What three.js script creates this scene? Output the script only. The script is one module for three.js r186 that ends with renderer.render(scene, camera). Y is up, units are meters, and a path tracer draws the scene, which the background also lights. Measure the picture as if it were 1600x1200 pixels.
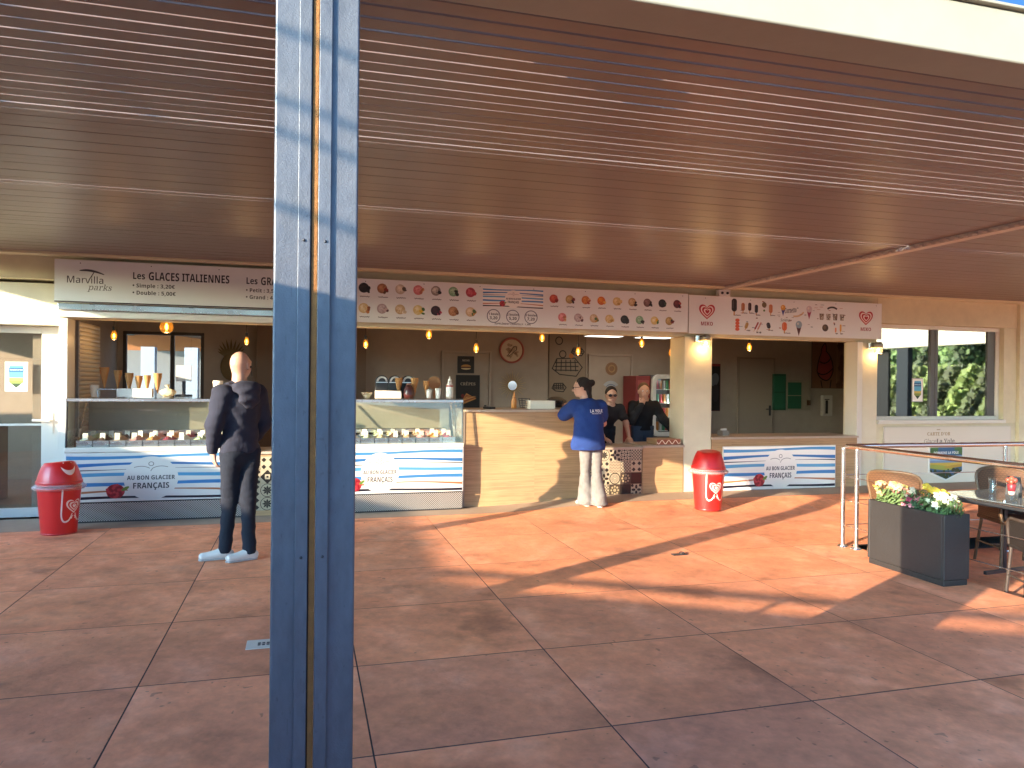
import * as THREE from 'three';
import { RoundedBoxGeometry } from 'three/addons/geometries/RoundedBoxGeometry.js';
import { mergeGeometries, mergeVertices, toCreasedNormals } from 'three/addons/utils/BufferGeometryUtils.js';
import { RectAreaLightUniformsLib } from 'three/addons/lights/RectAreaLightUniformsLib.js';
import { Sky } from 'three/addons/objects/Sky.js';

// ---------------------------------------------------------------- camera, sky, sun, exposure
const scene = new THREE.Scene();
const camera = new THREE.PerspectiveCamera(54.86, 4 / 3, 0.05, 6000);
camera.position.set(0, 1.58, 0);
{
  const th = 15.75 * Math.PI / 180, pitch = -0.0039, roll = 0.62 * Math.PI / 180;
  const F = new THREE.Vector3(Math.sin(th) * Math.cos(pitch), Math.sin(pitch), -Math.cos(th) * Math.cos(pitch));
  const R0 = new THREE.Vector3().crossVectors(F, new THREE.Vector3(0, 1, 0)).normalize();
  const U0 = new THREE.Vector3().crossVectors(R0, F);
  camera.up.copy(U0).multiplyScalar(Math.cos(roll)).addScaledVector(R0, -Math.sin(roll));
  camera.lookAt(F.clone().add(camera.position));
}
const SUN = new THREE.Vector3(-1.83, 0.457, 1).normalize();   // towards the sun
const sky = new Sky();
sky.name = 'sky'; sky.scale.setScalar(4000);
Object.assign(sky.material.uniforms.turbidity, { value: 3.5 });
Object.assign(sky.material.uniforms.rayleigh, { value: 1.0 });
Object.assign(sky.material.uniforms.mieCoefficient, { value: 0.004 });
sky.material.uniforms.sunPosition.value.copy(SUN);
sky.userData.kind = 'structure';
scene.add(sky);
scene.environmentIntensity = 0.3;
const sun = new THREE.DirectionalLight(new THREE.Color(1, 0.8, 0.58), 2.1);
sun.target.position.set(2, 0, -7); sun.position.copy(SUN).multiplyScalar(60).add(sun.target.position);
sun.castShadow = true; sun.shadow.radius = 0.7; sun.shadow.mapSize.set(4096, 4096);
Object.assign(sun.shadow.camera, { left: -25, right: 25, top: 20, bottom: -20, near: 1, far: 150 });
scene.add(sun, sun.target);
const renderer = new THREE.WebGLRenderer({ antialias: true });
renderer.toneMapping = THREE.LinearToneMapping;
renderer.toneMappingExposure = 8.2;
renderer.shadowMap.enabled = true;
RectAreaLightUniformsLib.init();

// ---------------------------------------------------------------- helpers
let seed = 7;
const rnd = () => { seed = (seed * 1664525 + 1013904223) >>> 0; return seed / 4294967296; };
const rr = (a, b) => a + (b - a) * rnd();
const V = (x, y, z) => new THREE.Vector3(x, y, z);
const used = new Map();
function numbered(n) { const k = used.get(n) || 0; used.set(n, k + 1); return k ? n + '_' + String(k).padStart(3, '0') : n; }
function thing(name, label, category, pos = [0, 0, 0], ry = 0, group) {
  const g = new THREE.Group(); g.name = numbered(name); g.position.set(...pos); g.rotation.y = ry;
  g.userData = { label, category }; if (group) g.userData.group = group;
  scene.add(g); return g;
}
function structure(name, label) { const g = new THREE.Group(); g.name = numbered(name); g.userData = { kind: 'structure', label }; scene.add(g); return g; }
function mesh(name, geo, mat, parent, pos, rot) {
  const m = new THREE.Mesh(geo, mat); m.name = name;
  if (pos) m.position.set(...pos); if (rot) m.rotation.set(...rot);
  m.castShadow = m.receiveShadow = true; parent.add(m); return m;
}
function copy(src, label, pos, ry) {
  const c = src.clone(); c.name = numbered(src.name.replace(/_\d{3}$/, '')); c.userData = { ...src.userData, label };
  if (pos) c.position.set(...pos); if (ry !== undefined) c.rotation.y = ry; scene.add(c); return c;
}
function rebase(g) {   // move a thing's origin to the middle of its foot
  g.updateMatrixWorld(true);
  const b = new THREE.Box3().setFromObject(g), c = b.getCenter(V(0, 0, 0)); c.y = b.min.y;
  for (const o of g.children) o.position.sub(c);
  g.position.add(c); return g;
}
// uv in metres by the main direction of each face
function uvm(geo, s = 1, ox = 0, oy = 0) {
  let g = geo.index ? geo.toNonIndexed() : geo;
  const p = g.attributes.position, n = p.count, uv = new Float32Array(n * 2), a = V(0, 0, 0), b = V(0, 0, 0), c = V(0, 0, 0);
  for (let i = 0; i < n; i += 3) {
    a.fromBufferAttribute(p, i); b.fromBufferAttribute(p, i + 1); c.fromBufferAttribute(p, i + 2);
    const nn = b.clone().sub(a).cross(c.clone().sub(a)), ax = Math.abs(nn.x), ay = Math.abs(nn.y), az = Math.abs(nn.z);
    [a, b, c].forEach((q, k) => {
      const u = ax > ay && ax > az ? q.z : q.x, v = ay >= ax && ay >= az ? q.z : q.y;
      uv[(i + k) * 2] = u * s + ox; uv[(i + k) * 2 + 1] = v * s + oy;
    });
  }
  g.setAttribute('uv', new THREE.BufferAttribute(uv, 2)); return g;
}
function bx(x0, x1, y0, y1, z0, z1, r = 0.004) {
  const w = x1 - x0, h = y1 - y0, d = z1 - z0, m = Math.min(w, h, d);
  const g = r > 0 && m > 3 * r ? new RoundedBoxGeometry(w, h, d, 1, Math.min(r, m * 0.3)) : new THREE.BoxGeometry(w, h, d);
  g.translate((x0 + x1) / 2, (y0 + y1) / 2, (z0 + z1) / 2);
  return uvm(g);
}
function merge(list) {
  const l = list.map((g) => { g = g.index ? g.toNonIndexed() : g; for (const k of Object.keys(g.attributes)) if (!['position', 'normal', 'uv'].includes(k)) g.deleteAttribute(k); return g; });
  return mergeGeometries(l);
}
function cyl(r0, r1, h, seg = 16, x = 0, y = 0, z = 0) { return new THREE.CylinderGeometry(r1, r0, h, seg).translate(x, y + h / 2, z); }
function rod(a, b, r, seg = 8, r2 = r) {
  const A = V(...a), B = V(...b), d = B.clone().sub(A), L = d.length();
  const g = new THREE.CylinderGeometry(r2, r, L, seg);
  g.applyQuaternion(new THREE.Quaternion().setFromUnitVectors(V(0, 1, 0), d.normalize()));
  return g.translate((A.x + B.x) / 2, (A.y + B.y) / 2, (A.z + B.z) / 2);
}
function lathe(pts, seg = 24) { return new THREE.LatheGeometry(pts.map((p) => new THREE.Vector2(...p)), seg); }
function tube(pts, r, n = 24, seg = 6, closed = false) { return new THREE.TubeGeometry(new THREE.CatmullRomCurve3(pts.map((p) => V(...p)), closed), n, r, seg, closed); }
// flat print: a thin board whose front (+z) carries the picture
function board(w, h, t, matFront, matSide) {
  const g = new THREE.BoxGeometry(w, h, t);
  return [g, [matSide, matSide, matSide, matSide, matFront, matSide]];
}
function printMesh(name, w, h, mat, parent, x, y, z, ry = 0) {
  const m = mesh(name, new THREE.PlaneGeometry(w, h), mat, parent, [x, y, z], [0, ry, 0]); return m;
}
function canvasTex(w, h, draw) {
  const c = document.createElement('canvas'); c.width = w; c.height = h;
  const x = c.getContext('2d'); draw(x, w, h);
  const t = new THREE.CanvasTexture(c); t.colorSpace = THREE.SRGBColorSpace; t.anisotropy = 8; return t;
}
// periodic value noise
function noiseField(n, cells, sd) {
  const s0 = seed; seed = sd; const g = new Float32Array(cells * cells); for (let i = 0; i < g.length; i++) g[i] = rnd(); seed = s0;
  const o = new Float32Array(n * n), sm = (t) => t * t * (3 - 2 * t);
  for (let y = 0; y < n; y++) { const fy = y / n * cells, y0 = Math.floor(fy), ty = sm(fy - y0), y1 = (y0 + 1) % cells;
    for (let x = 0; x < n; x++) { const fx = x / n * cells, x0 = Math.floor(fx), tx = sm(fx - x0), x1 = (x0 + 1) % cells;
      const a = g[y0 * cells + x0], b = g[y0 * cells + x1], c = g[y1 * cells + x0], d = g[y1 * cells + x1];
      o[y * n + x] = a + (b - a) * tx + (c - a) * ty + (a - b - c + d) * tx * ty; } }
  return o;
}
function fbm(n, base, oct, sd, gain = 0.5) {
  const o = new Float32Array(n * n); let amp = 1, tot = 0;
  for (let k = 0; k < oct; k++) { const f = noiseField(n, Math.min(n, base << k), sd + k * 17); for (let i = 0; i < o.length; i++) o[i] += f[i] * amp; tot += amp; amp *= gain; }
  for (let i = 0; i < o.length; i++) o[i] /= tot; return o;
}
const toS = (v) => Math.max(0, Math.min(255, 255 * (v <= 0.0031308 ? v * 12.92 : 1.055 * Math.pow(v, 1 / 2.4) - 0.055)));
function texFrom(n, fn, srgb = true) {   // fn(i, x, y) gives linear rgb (or plain values)
  const d = new Uint8Array(n * n * 4);
  for (let i = 0; i < n * n; i++) { const c = fn(i, i % n, (i / n) | 0); for (let k = 0; k < 3; k++) d[i * 4 + k] = srgb ? toS(c[k]) : Math.max(0, Math.min(255, c[k] * 255)); d[i * 4 + 3] = 255; }
  const t = new THREE.DataTexture(d, n, n); t.wrapS = t.wrapT = THREE.RepeatWrapping; t.magFilter = THREE.LinearFilter; t.minFilter = THREE.LinearMipmapLinearFilter; t.generateMipmaps = true;
  if (srgb) t.colorSpace = THREE.SRGBColorSpace; t.needsUpdate = true; return t;
}
function scaled(t, sx, sy = sx) { const c = t.clone(); c.repeat.set(sx, sy); c.needsUpdate = true; return c; }
const C = (r, g, b) => new THREE.Color().setRGB(r, g, b);
const std = (r, g, b, rough = 0.6, metal = 0, more = {}) => new THREE.MeshStandardMaterial({ color: C(r, g, b), roughness: rough, metalness: metal, ...more });
const phys = (o) => new THREE.MeshPhysicalMaterial(o);
const print = (tex, rough = 0.5) => new THREE.MeshStandardMaterial({ map: tex, color: C(0.97, 0.97, 0.95), roughness: rough, side: THREE.DoubleSide });

// ---------------------------------------------------------------- materials
const N1 = fbm(512, 4, 6, 11), N2 = fbm(512, 8, 6, 91), N3 = fbm(512, 32, 4, 333), NS = noiseField(512, 64, 77), N4 = fbm(512, 3, 3, 501);
const wear = texFrom(512, (i) => { const v = 0.86 + 0.28 * (N1[i] - 0.5) + 0.1 * (N3[i] - 0.5); return [v, v * 0.995, v * 0.985]; }, false);
const bumpFine = texFrom(512, (i) => { const v = 0.5 * N2[i] + 0.5 * N3[i]; return [v, v, v]; }, false);
const foldTex = texFrom(512, (i) => { const v = N1[i]; return [v, v, v]; }, false);
const roughVar = texFrom(512, (i) => { const v = 0.75 + 0.5 * (N2[i] - 0.5) + 0.4 * (N1[i] - 0.5); return [v, v, v]; }, false);
const floorTex = texFrom(1024, (() => {
  const A = fbm(1024, 6, 7, 21, 0.62), B = fbm(1024, 18, 6, 57, 0.65), D = noiseField(1024, 130, 5), E2 = fbm(1024, 64, 4, 8, 0.7);
  return (i, x, y) => {
    let k = 0.9 + 0.42 * (A[i] - 0.5) + 0.42 * (B[i] - 0.5) + 0.4 * (E2[i] - 0.5);
    const pale = Math.max(0, B[i] - 0.56) * 2.2, dark = (D[i] > 0.93 && A[i] > 0.5 ? 0.62 : 1) * (1 - 0.28 * Math.max(0, Math.min(1, (0.36 - A[i]) * 9)));
    k *= dark;
    return [0.86 * k + pale * 0.06, 0.318 * k + pale * 0.09, 0.15 * k + pale * 0.08];
  };
})());
const floorMats = [[1, 1, 1], [0.93, 0.92, 0.92], [1.0, 0.97, 0.93], [0.88, 0.88, 0.9]].map((c) => new THREE.MeshStandardMaterial({ map: scaled(floorTex, 0.23), color: C(...c), roughness: 0.95, roughnessMap: scaled(roughVar, 0.5), bumpMap: scaled(bumpFine, 1.4), bumpScale: 0.0025 }));
const M = {
  joint: std(0.05, 0.035, 0.03, 0.9),
  apron: std(0.42, 0.3, 0.21, 0.75, 0, { map: scaled(wear, 0.7), bumpMap: scaled(bumpFine, 2), bumpScale: 0.002 }),
  ground: std(0.2, 0.17, 0.14, 0.9, 0, { map: scaled(wear, 0.2) }),
  cream: std(0.76, 0.68, 0.46, 0.8, 0, { map: scaled(wear, 0.4), bumpMap: scaled(bumpFine, 3), bumpScale: 0.0012 }),
  creamSmooth: std(0.74, 0.67, 0.5, 0.6, 0, { map: scaled(wear, 0.25) }),
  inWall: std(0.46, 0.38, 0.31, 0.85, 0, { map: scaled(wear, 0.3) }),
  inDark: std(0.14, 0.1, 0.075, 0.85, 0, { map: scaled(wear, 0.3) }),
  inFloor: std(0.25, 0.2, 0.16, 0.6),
  white: std(0.8, 0.78, 0.74, 0.45, 0, { map: scaled(wear, 0.6) }),
  whiteFrame: std(0.66, 0.62, 0.54, 0.35),
  slat: phys({ color: C(0.225, 0.16, 0.14), roughness: 0.4, map: scaled(wear, 0.5) }),
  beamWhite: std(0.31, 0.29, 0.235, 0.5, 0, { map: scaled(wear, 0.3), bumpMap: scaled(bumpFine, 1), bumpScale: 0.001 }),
  alu: std(0.62, 0.62, 0.62, 0.35, 0.9, { roughnessMap: scaled(roughVar, 1) }),
  steel: std(0.74, 0.73, 0.7, 0.34, 1, { roughnessMap: scaled(roughVar, 1) }),
  darkMetal: std(0.05, 0.05, 0.055, 0.45, 0.6),
  black: std(0.02, 0.02, 0.022, 0.5),
  rubber: std(0.03, 0.03, 0.03, 0.85),
  glass: phys({ color: C(0.96, 0.98, 0.97), roughness: 0.02, transmission: 1, thickness: 0, ior: 1.5 }),
  smoked: phys({ color: C(0.85, 0.85, 0.82), roughness: 0.02, transmission: 1, thickness: 0, ior: 1.6 }),
  mirrorPane: std(0.55, 0.56, 0.52, 0.02, 1),
  red: phys({ color: C(0.62, 0.018, 0.016), roughness: 0.38, clearcoat: 0.3, clearcoatRoughness: 0.3, bumpMap: scaled(bumpFine, 4), bumpScale: 0.001 }),
  redClear: phys({ color: C(0.95, 0.8, 0.78), roughness: 0.12, transmission: 0.75, thickness: 0, ior: 1.45 }),
  cone: std(0.5, 0.24, 0.08, 0.75, 0, { map: scaled(wear, 6) }),
  cup: std(0.82, 0.74, 0.62, 0.6), paper: std(0.8, 0.78, 0.72, 0.7),
  skin: std(0.6, 0.34, 0.24, 0.5, 0, { map: scaled(wear, 3) }), skin2: std(0.55, 0.33, 0.24, 0.5, 0, { map: scaled(wear, 3) }),
  rust: std(0.3, 0.125, 0.03, 0.85, 0, { map: scaled(wear, 9, 9), bumpMap: scaled(bumpFine, 12), bumpScale: 0.003 }),
  gold: std(0.5, 0.34, 0.1, 0.45, 0.5),
};
const galv = texFrom(512, (i, gx, gy) => { const v = (NS[i] > 0.94 ? 0.82 : 1) * (1 - 0.16 * Math.max(0, N1[(gy >> 4) % 512 * 512 + gx] - 0.55) * 4) * 0.8 + 0.22 * (N2[i] - 0.5) + 0.25 * (N3[i] - 0.5) + 0.25 * (N4[i] - 0.5); return [0.12 * v, 0.131 * v, 0.152 * v]; });
M.galv = new THREE.MeshStandardMaterial({ map: scaled(galv, 2.2, 0.8), roughness: 0.6, metalness: 0.1, roughnessMap: scaled(roughVar, 3), bumpMap: scaled(bumpFine, 9), bumpScale: 0.0012 });
// light oak, grain along u
const oakTex = texFrom(1024, (() => {
  const G = new Float32Array(1024 * 1024), a = noiseField(1024, 256, 3), b = noiseField(1024, 96, 4), c = fbm(1024, 4, 4, 6);
  return (i, x, y) => {
    const w = c[i] * 18, s = (n, fx) => n[(((y + w) | 0) & 1023) * 1024 + ((x * fx) | 0)];
    const k = 0.84 + 0.2 * (s(a, 0.05) - 0.5) + 0.24 * (s(b, 0.03) - 0.5) + 0.24 * (c[i] - 0.5);
    return [0.47 * k, 0.29 * k * (0.97 + 0.06 * c[i]), 0.145 * k];
  };
})());
M.oak = new THREE.MeshStandardMaterial({ map: scaled(oakTex, 0.7, 0.9), roughness: 0.55, bumpMap: scaled(bumpFine, 2, 12), bumpScale: 0.0006 });
const perf = canvasTex(256, 256, (x, w) => { x.fillStyle = '#b9b6b0'; x.fillRect(0, 0, w, w); x.fillStyle = '#1c1b1a'; for (let i = 0; i < 8; i++) for (let j = 0; j < 16; j++) { x.beginPath(); x.ellipse(i * 32 + (j % 2) * 16 + 8, j * 16 + 8, 9.5, 5.5, 0, 0, 7); x.fill(); } });
perf.wrapS = perf.wrapT = THREE.RepeatWrapping; perf.repeat.set(5, 5);
M.perf = new THREE.MeshStandardMaterial({ map: perf, roughness: 0.4, metalness: 0.5 });

// ---------------------------------------------------------------- ground and terrace
const ramp = (x, z) => { const a = Math.min(1, Math.max(0, (x - 2.0) / 2.2)), b = Math.min(1, Math.max(0, (-7.95 - z) / 0.75)); return 0.1 * a * a * (3 - 2 * a) * b; };
{
  const g = structure('ground', 'plain ground beyond the terrace');
  const ring = new THREE.Shape(); ring.moveTo(-2500, -2500); ring.lineTo(2500, -2500); ring.lineTo(2500, 2500); ring.lineTo(-2500, 2500); ring.closePath();
  mesh('ground_sheet', uvm(new THREE.ShapeGeometry(ring).rotateX(-Math.PI / 2)), M.ground, g, [0, -0.2, 0]);
  const terrace = structure('terrace_floor', 'terracotta coloured concrete terrace scored into large square slabs');
  // bed under the slabs, seen in the joints
  const sub = (x0, x1, z0, z1, y) => { const q = new THREE.PlaneGeometry(x1 - x0, z1 - z0, Math.ceil((x1 - x0) / 0.25), Math.ceil((z1 - z0) / 0.25)).rotateX(-Math.PI / 2).translate((x0 + x1) / 2, 0, (z0 + z1) / 2); const p = q.attributes.position; for (let i = 0; i < p.count; i++) p.setY(i, y + ramp(p.getX(i), p.getZ(i))); q.computeVertexNormals(); return uvm(q); };
  mesh('joint_bed', sub(-14, 5.2, -9.0, -7.9, -0.013), M.joint, terrace); mesh('joint_bed', sub(-14, 5.2, -7.9, 6, -0.0014), M.joint, terrace);
  mesh('joint_bed', sub(5.2, 16, -9.0, -6.12, -0.013), M.joint, terrace);
  const xs = [-14, -11.8, -9.6, -7.42, -5.22, -4.12, -3.02, -1.92, -0.8, 0.3, 1.38, 2.46, 3.525, 4.6, 5.2], zs = [-8.62, -8.35, -7.3, -6.2, -5.18, -4.145, -3.14, -2.1, -1.05, 0, 2, 4, 6];
  const slab = (x0, x1, z0, z1, y = 0, name = 'floor_slab') => {
    const w = 0.0032, wz = 0.0048, a = x0 + w, b = x1 - w, c = z0 + wz, d = z1 - wz, lift = ramp((x0 + x1) / 2, z0) + ramp(x1, z0) > 0.001, nx = lift ? 5 : 1, nz = lift ? 8 : 1, ch = 0.001;
    // a slab with a small chamfer all round
    const P = [], I = [];
    const gx = [a, ...Array.from({ length: nx + 1 }, (_, i) => a + ch + (b - a - 2 * ch) * i / nx), b], gz = [c, ...Array.from({ length: nz + 1 }, (_, i) => c + ch + (d - c - 2 * ch) * i / nz), d];
    gz.forEach((z, j) => gx.forEach((x, i) => P.push(x, y + ramp(x, z) + (i && j && i < gx.length - 1 && j < gz.length - 1 ? 0 : lift ? -0.012 : -0.004), z)));
    for (let j = 0; j < gz.length - 1; j++) for (let i = 0; i < gx.length - 1; i++) { const k = j * gx.length + i, q = gx.length; I.push(k, k + q, k + 1, k + 1, k + q, k + q + 1); }
    const q = new THREE.BufferGeometry(); q.setAttribute('position', new THREE.Float32BufferAttribute(P, 3)); q.setIndex(I);
    const NN = []; for (let i = 0; i < P.length; i += 3) { const e = 0.02, n = V(-(ramp(P[i] + e, P[i + 2]) - ramp(P[i] - e, P[i + 2])) / (2 * e), 1, -(ramp(P[i], P[i + 2] + e) - ramp(P[i], P[i + 2] - e)) / (2 * e)).normalize(); NN.push(n.x, n.y, n.z); }
    q.setAttribute('normal', new THREE.Float32BufferAttribute(NN, 3));
    mesh(name, uvm(q, 1, Math.floor(rnd() * 5) * 0.37, Math.floor(rnd() * 7) * 0.29), floorMats[Math.floor(rnd() * 4)], terrace);
  };
  for (let i = 0; i < xs.length - 1; i++) for (let j = 0; j < zs.length - 1; j++) { if (j === 0) continue; slab(xs[i], xs[i + 1], zs[j], zs[j + 1]); }
  for (let i = 0; i < xs.length - 1; i++) slab(xs[i], xs[i + 1], -8.56, -8.35);
  for (const [a, b] of [[5.2, 6.3], [6.3, 7.4], [7.4, 8.5], [8.5, 9.6], [9.6, 10.7], [10.7, 13]]) { slab(a, b, -7.3, -6.12); slab(a, b, -8.35, -7.3); slab(a, b, -8.56, -8.35); }
  const ap = sub(-14, 16, -9.3, -8.56, 0.0); mesh('threshold_strip', ap, M.apron, terrace);
  // lower seating terrace with its step
  const low = structure('seating_terrace', 'lower terracotta seating terrace behind the railing');
  mesh('floor_sheet', bx(5.2, 16, -0.19, -0.12, -6.12, 6, 0), floorMats[0], low);
}
const drain = thing('drain_cover', 'small pale square drain cover set in the floor beside the blue post', 'drain cover', [-0.235, 0.0, -4.62]);
mesh('plate', bx(-0.075, 0.075, 0.001, 0.006, -0.075, 0.075, 0.0015), std(0.6, 0.55, 0.45, 0.6), drain);
for (let i = 0; i < 3; i++) for (let j = 0; j < 2; j++) mesh('slot', bx(-0.01 + i * 0.025, 0.006 + i * 0.025, 0.006, 0.0075, -0.02 + j * 0.03, 0.0 + j * 0.03, 0), M.black, drain);
const latch = thing('floor_bolt', 'small dark metal floor bolt lying flush in the sunlit slab', 'floor bolt', [3.34, 0, -6.12]);
mesh('plate', bx(-0.07, 0.07, 0.001, 0.008, -0.03, 0.03, 0.002), M.darkMetal, latch);
mesh('ring', new THREE.TorusGeometry(0.022, 0.005, 6, 16).rotateX(-1.3), M.darkMetal, latch, [0.03, 0.013, 0]);

// ---------------------------------------------------------------- kiosk building
const kiosk = thing('kiosk_building', 'long cream rendered kiosk with open serving hatches under the slatted roof', 'building');
const Z = -9.1;   // face of the facade
{
  const W = (n, m, ...b) => mesh(n, bx(...b), m, kiosk);
  W('header', M.cream, -2.56, 8.18, 2.215, 3.1, Z - 0.22, Z); W('header', M.cream, 8.183, 10.86, 2.5, 3.1, Z - 0.22, Z);
  W('header', M.cream, -5.2, -2.565, 2.63, 3.1, Z - 0.4, Z);
  W('door_lintel', M.creamSmooth, -5.2, -2.575, 2.14, 2.6, Z - 0.42, Z - 0.12);
  W('pillar', M.creamSmooth, 4.98, 5.4, 0, 2.212, Z - 0.35, Z + 0.06);
  W('pillar', M.creamSmooth, 7.9, 8.18, 0, 2.213, Z - 0.35, Z + 0.02);
  W('pier', M.whiteFrame, -2.56, -2.475, 0, 2.212, Z - 0.25, Z + 0.03);
  W('pier', M.whiteFrame, 7.8, 7.893, 0, 2.212, Z - 0.2, Z + 0.05);
  W('wall', M.cream, 10.86, 16, 0, 3.1, Z - 0.3, Z + 0.05);
  W('window_wall', M.cream, 8.183, 10.857, 0, 1.0, Z - 0.3, Z - 0.005);
  W('window_reveal', M.cream, 10.6, 10.857, 1.003, 2.497, Z - 0.3, Z - 0.002);
  W('window_sill', M.whiteFrame, 8.183, 10.6, 1.003, 1.06, Z - 0.2, Z + 0.05);
  // room behind
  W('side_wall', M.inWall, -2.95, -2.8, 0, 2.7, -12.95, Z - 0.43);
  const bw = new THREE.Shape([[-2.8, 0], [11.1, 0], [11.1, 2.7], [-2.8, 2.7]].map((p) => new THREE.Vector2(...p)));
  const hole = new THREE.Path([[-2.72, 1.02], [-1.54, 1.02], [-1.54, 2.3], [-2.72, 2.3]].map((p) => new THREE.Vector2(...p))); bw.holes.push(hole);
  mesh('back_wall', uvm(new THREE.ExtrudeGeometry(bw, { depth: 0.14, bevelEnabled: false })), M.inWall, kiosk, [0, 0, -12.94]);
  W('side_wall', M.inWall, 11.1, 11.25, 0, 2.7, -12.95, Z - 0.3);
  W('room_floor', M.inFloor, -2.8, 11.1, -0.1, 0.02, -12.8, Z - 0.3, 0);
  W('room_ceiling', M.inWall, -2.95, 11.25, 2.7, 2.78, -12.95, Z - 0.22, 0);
  W('roof_slab', M.cream, -5.2, 16, 3.1, 3.22, -13.4, Z);
  W('brown_panel', std(0.27, 0.2, 0.15, 0.8, 0, { map: scaled(wear, 0.5) }), 4.29, 5.02, 0.03, 2.69, -12.8, -12.785, 0);
  W('brown_panel', std(0.2, 0.14, 0.1, 0.8), -0.72, 1.0, 0.03, 2.69, -12.8, -12.5, 0);
  // shop on the left behind the glass door
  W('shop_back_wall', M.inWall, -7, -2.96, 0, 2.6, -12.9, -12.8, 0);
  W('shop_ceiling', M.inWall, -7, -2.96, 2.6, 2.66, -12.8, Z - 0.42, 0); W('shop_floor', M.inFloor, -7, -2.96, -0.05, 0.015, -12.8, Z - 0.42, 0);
  W('wall', M.cream, -8, -5.2, 0, 3.1, Z - 0.4, Z);
  // right-hand window: frame, mullion and mirror-like panes
  const win = mesh('window', merge([bx(8.183, 10.598, 1.06, 1.11, Z - 0.16, Z - 0.08), bx(8.183, 10.598, 2.44, 2.497, Z - 0.16, Z - 0.08), bx(8.183, 8.23, 1.112, 2.438, Z - 0.16, Z - 0.08), bx(10.53, 10.598, 1.112, 2.438, Z - 0.16, Z - 0.08)]), M.whiteFrame, kiosk);
  mesh('mullion', merge([bx(9.27, 9.34, 1.112, 2.438, Z - 0.15, Z - 0.09), bx(9.345, 9.4, 1.112, 2.438, Z - 0.16, Z - 0.085)]), std(0.1, 0.1, 0.1, 0.4), win);
  mesh('pane', bx(8.232, 9.268, 1.112, 2.438, Z - 0.125, Z - 0.12, 0), M.mirrorPane, win); mesh('pane', bx(9.402, 10.38, 1.112, 2.438, Z - 0.125, Z - 0.12, 0), M.mirrorPane, win);
  mesh('sash', bx(10.385, 10.528, 1.112, 2.438, Z - 0.14, Z - 0.1, 0), std(0.1, 0.1, 0.095, 0.4), win);
  // back window
  const bwin = mesh('window', merge([bx(-2.72, -1.54, 2.25, 2.3, -12.86, -12.79), bx(-2.72, -1.54, 1.02, 1.07, -12.86, -12.79), bx(-2.72, -2.67, 1.072, 2.248, -12.86, -12.79), bx(-1.59, -1.54, 1.072, 2.248, -12.86, -12.79)]), std(0.06, 0.05, 0.045, 0.5), kiosk);
  mesh('mullion', bx(-2.04, -1.98, 1.072, 2.248, -12.86, -12.79), std(0.05, 0.045, 0.04, 0.5), bwin);
  mesh('pane', bx(-2.668, -2.042, 1.072, 2.248, -12.83, -12.826, 0), M.glass, bwin); mesh('pane', bx(-1.978, -1.592, 1.072, 2.248, -12.83, -12.826, 0), M.glass, bwin);
  // interior doors
  for (const [x0, x1] of [[2.32, 3.21], [5.06, 5.95], [8.2, 9.03]]) {
    const d = mesh('interior_door', bx(x0 + 0.04, x1 - 0.04, 0.03, 2.06, -12.79, -12.765), x0 > 8 ? std(0.36, 0.29, 0.23, 0.6) : M.inWall, kiosk);
    mesh('door_frame', merge([bx(x0, x0 + 0.036, 0.03, 2.1, -12.8, -12.745), bx(x1 - 0.036, x1, 0.03, 2.1, -12.8, -12.745), bx(x0 + 0.037, x1 - 0.037, 2.064, 2.1, -12.8, -12.745)]), x0 > 8 ? std(0.3, 0.24, 0.19, 0.6) : std(0.4, 0.33, 0.27, 0.6), d);
    mesh('handle', merge([bx(x1 - 0.12, x1 - 0.08, 0.95, 1.15, -12.765, -12.755), rod([x1 - 0.1, 1.08, -12.755], [x1 - 0.1, 1.08, -12.71], 0.01), rod([x1 - 0.1, 1.08, -12.71], [x1 - 0.22, 1.08, -12.71], 0.01)]), M.darkMetal, d);
  }
  // roller shutter curtain folded along the left jamb, and the shutter box under the left sign
  const sh = mesh('roller_shutter', bx(-2.47, -2.445, 0.9, 2.21, Z - 1.15, Z - 0.255, 0), std(0.12, 0.1, 0.09, 0.5), kiosk);
  for (let i = 0; i < 25; i++) mesh('shutter_slat', new THREE.CylinderGeometry(0.026, 0.026, 0.88, 8, 1, false, 0, Math.PI).rotateX(Math.PI / 2).scale(0.5, 1, 1), std(0.42, 0.38, 0.33, 0.4, 0.3), sh, [-2.445, 0.93 + i * 0.052, Z - 0.7], [0, 0, 0]);
  const cas = mesh('shutter_case', bx(-2.56, 0.5, 2.3, 2.372, Z + 0.006, Z + 0.09, 0.006), M.alu, kiosk);
  mesh('shutter_lip', bx(-2.56, 0.5, 2.225, 2.296, Z + 0.006, Z + 0.06, 0.006), M.whiteFrame, cas);
  // glass door with its handle and push bar
  const dz = Z - 0.38;
  const door = mesh('glass_door', merge([bx(-2.83, -2.585, 0.1, 2.135, dz - 0.03, dz + 0.05), bx(-4.6, -2.585, 0.0, 0.098, dz - 0.03, dz + 0.06), bx(-4.6, -2.832, 2.06, 2.135, dz - 0.03, dz + 0.05), bx(-4.6, -4.45, 0.1, 2.058, dz - 0.03, dz + 0.05)]), M.whiteFrame, kiosk);
  mesh('pane', bx(-4.448, -2.832, 0.1, 2.058, dz, dz + 0.006, 0), M.smoked, door);
  mesh('push_bar', bx(-4.448, -2.832, 1.02, 1.045, dz + 0.01, dz + 0.03, 0.003), M.whiteFrame, door);
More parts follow.
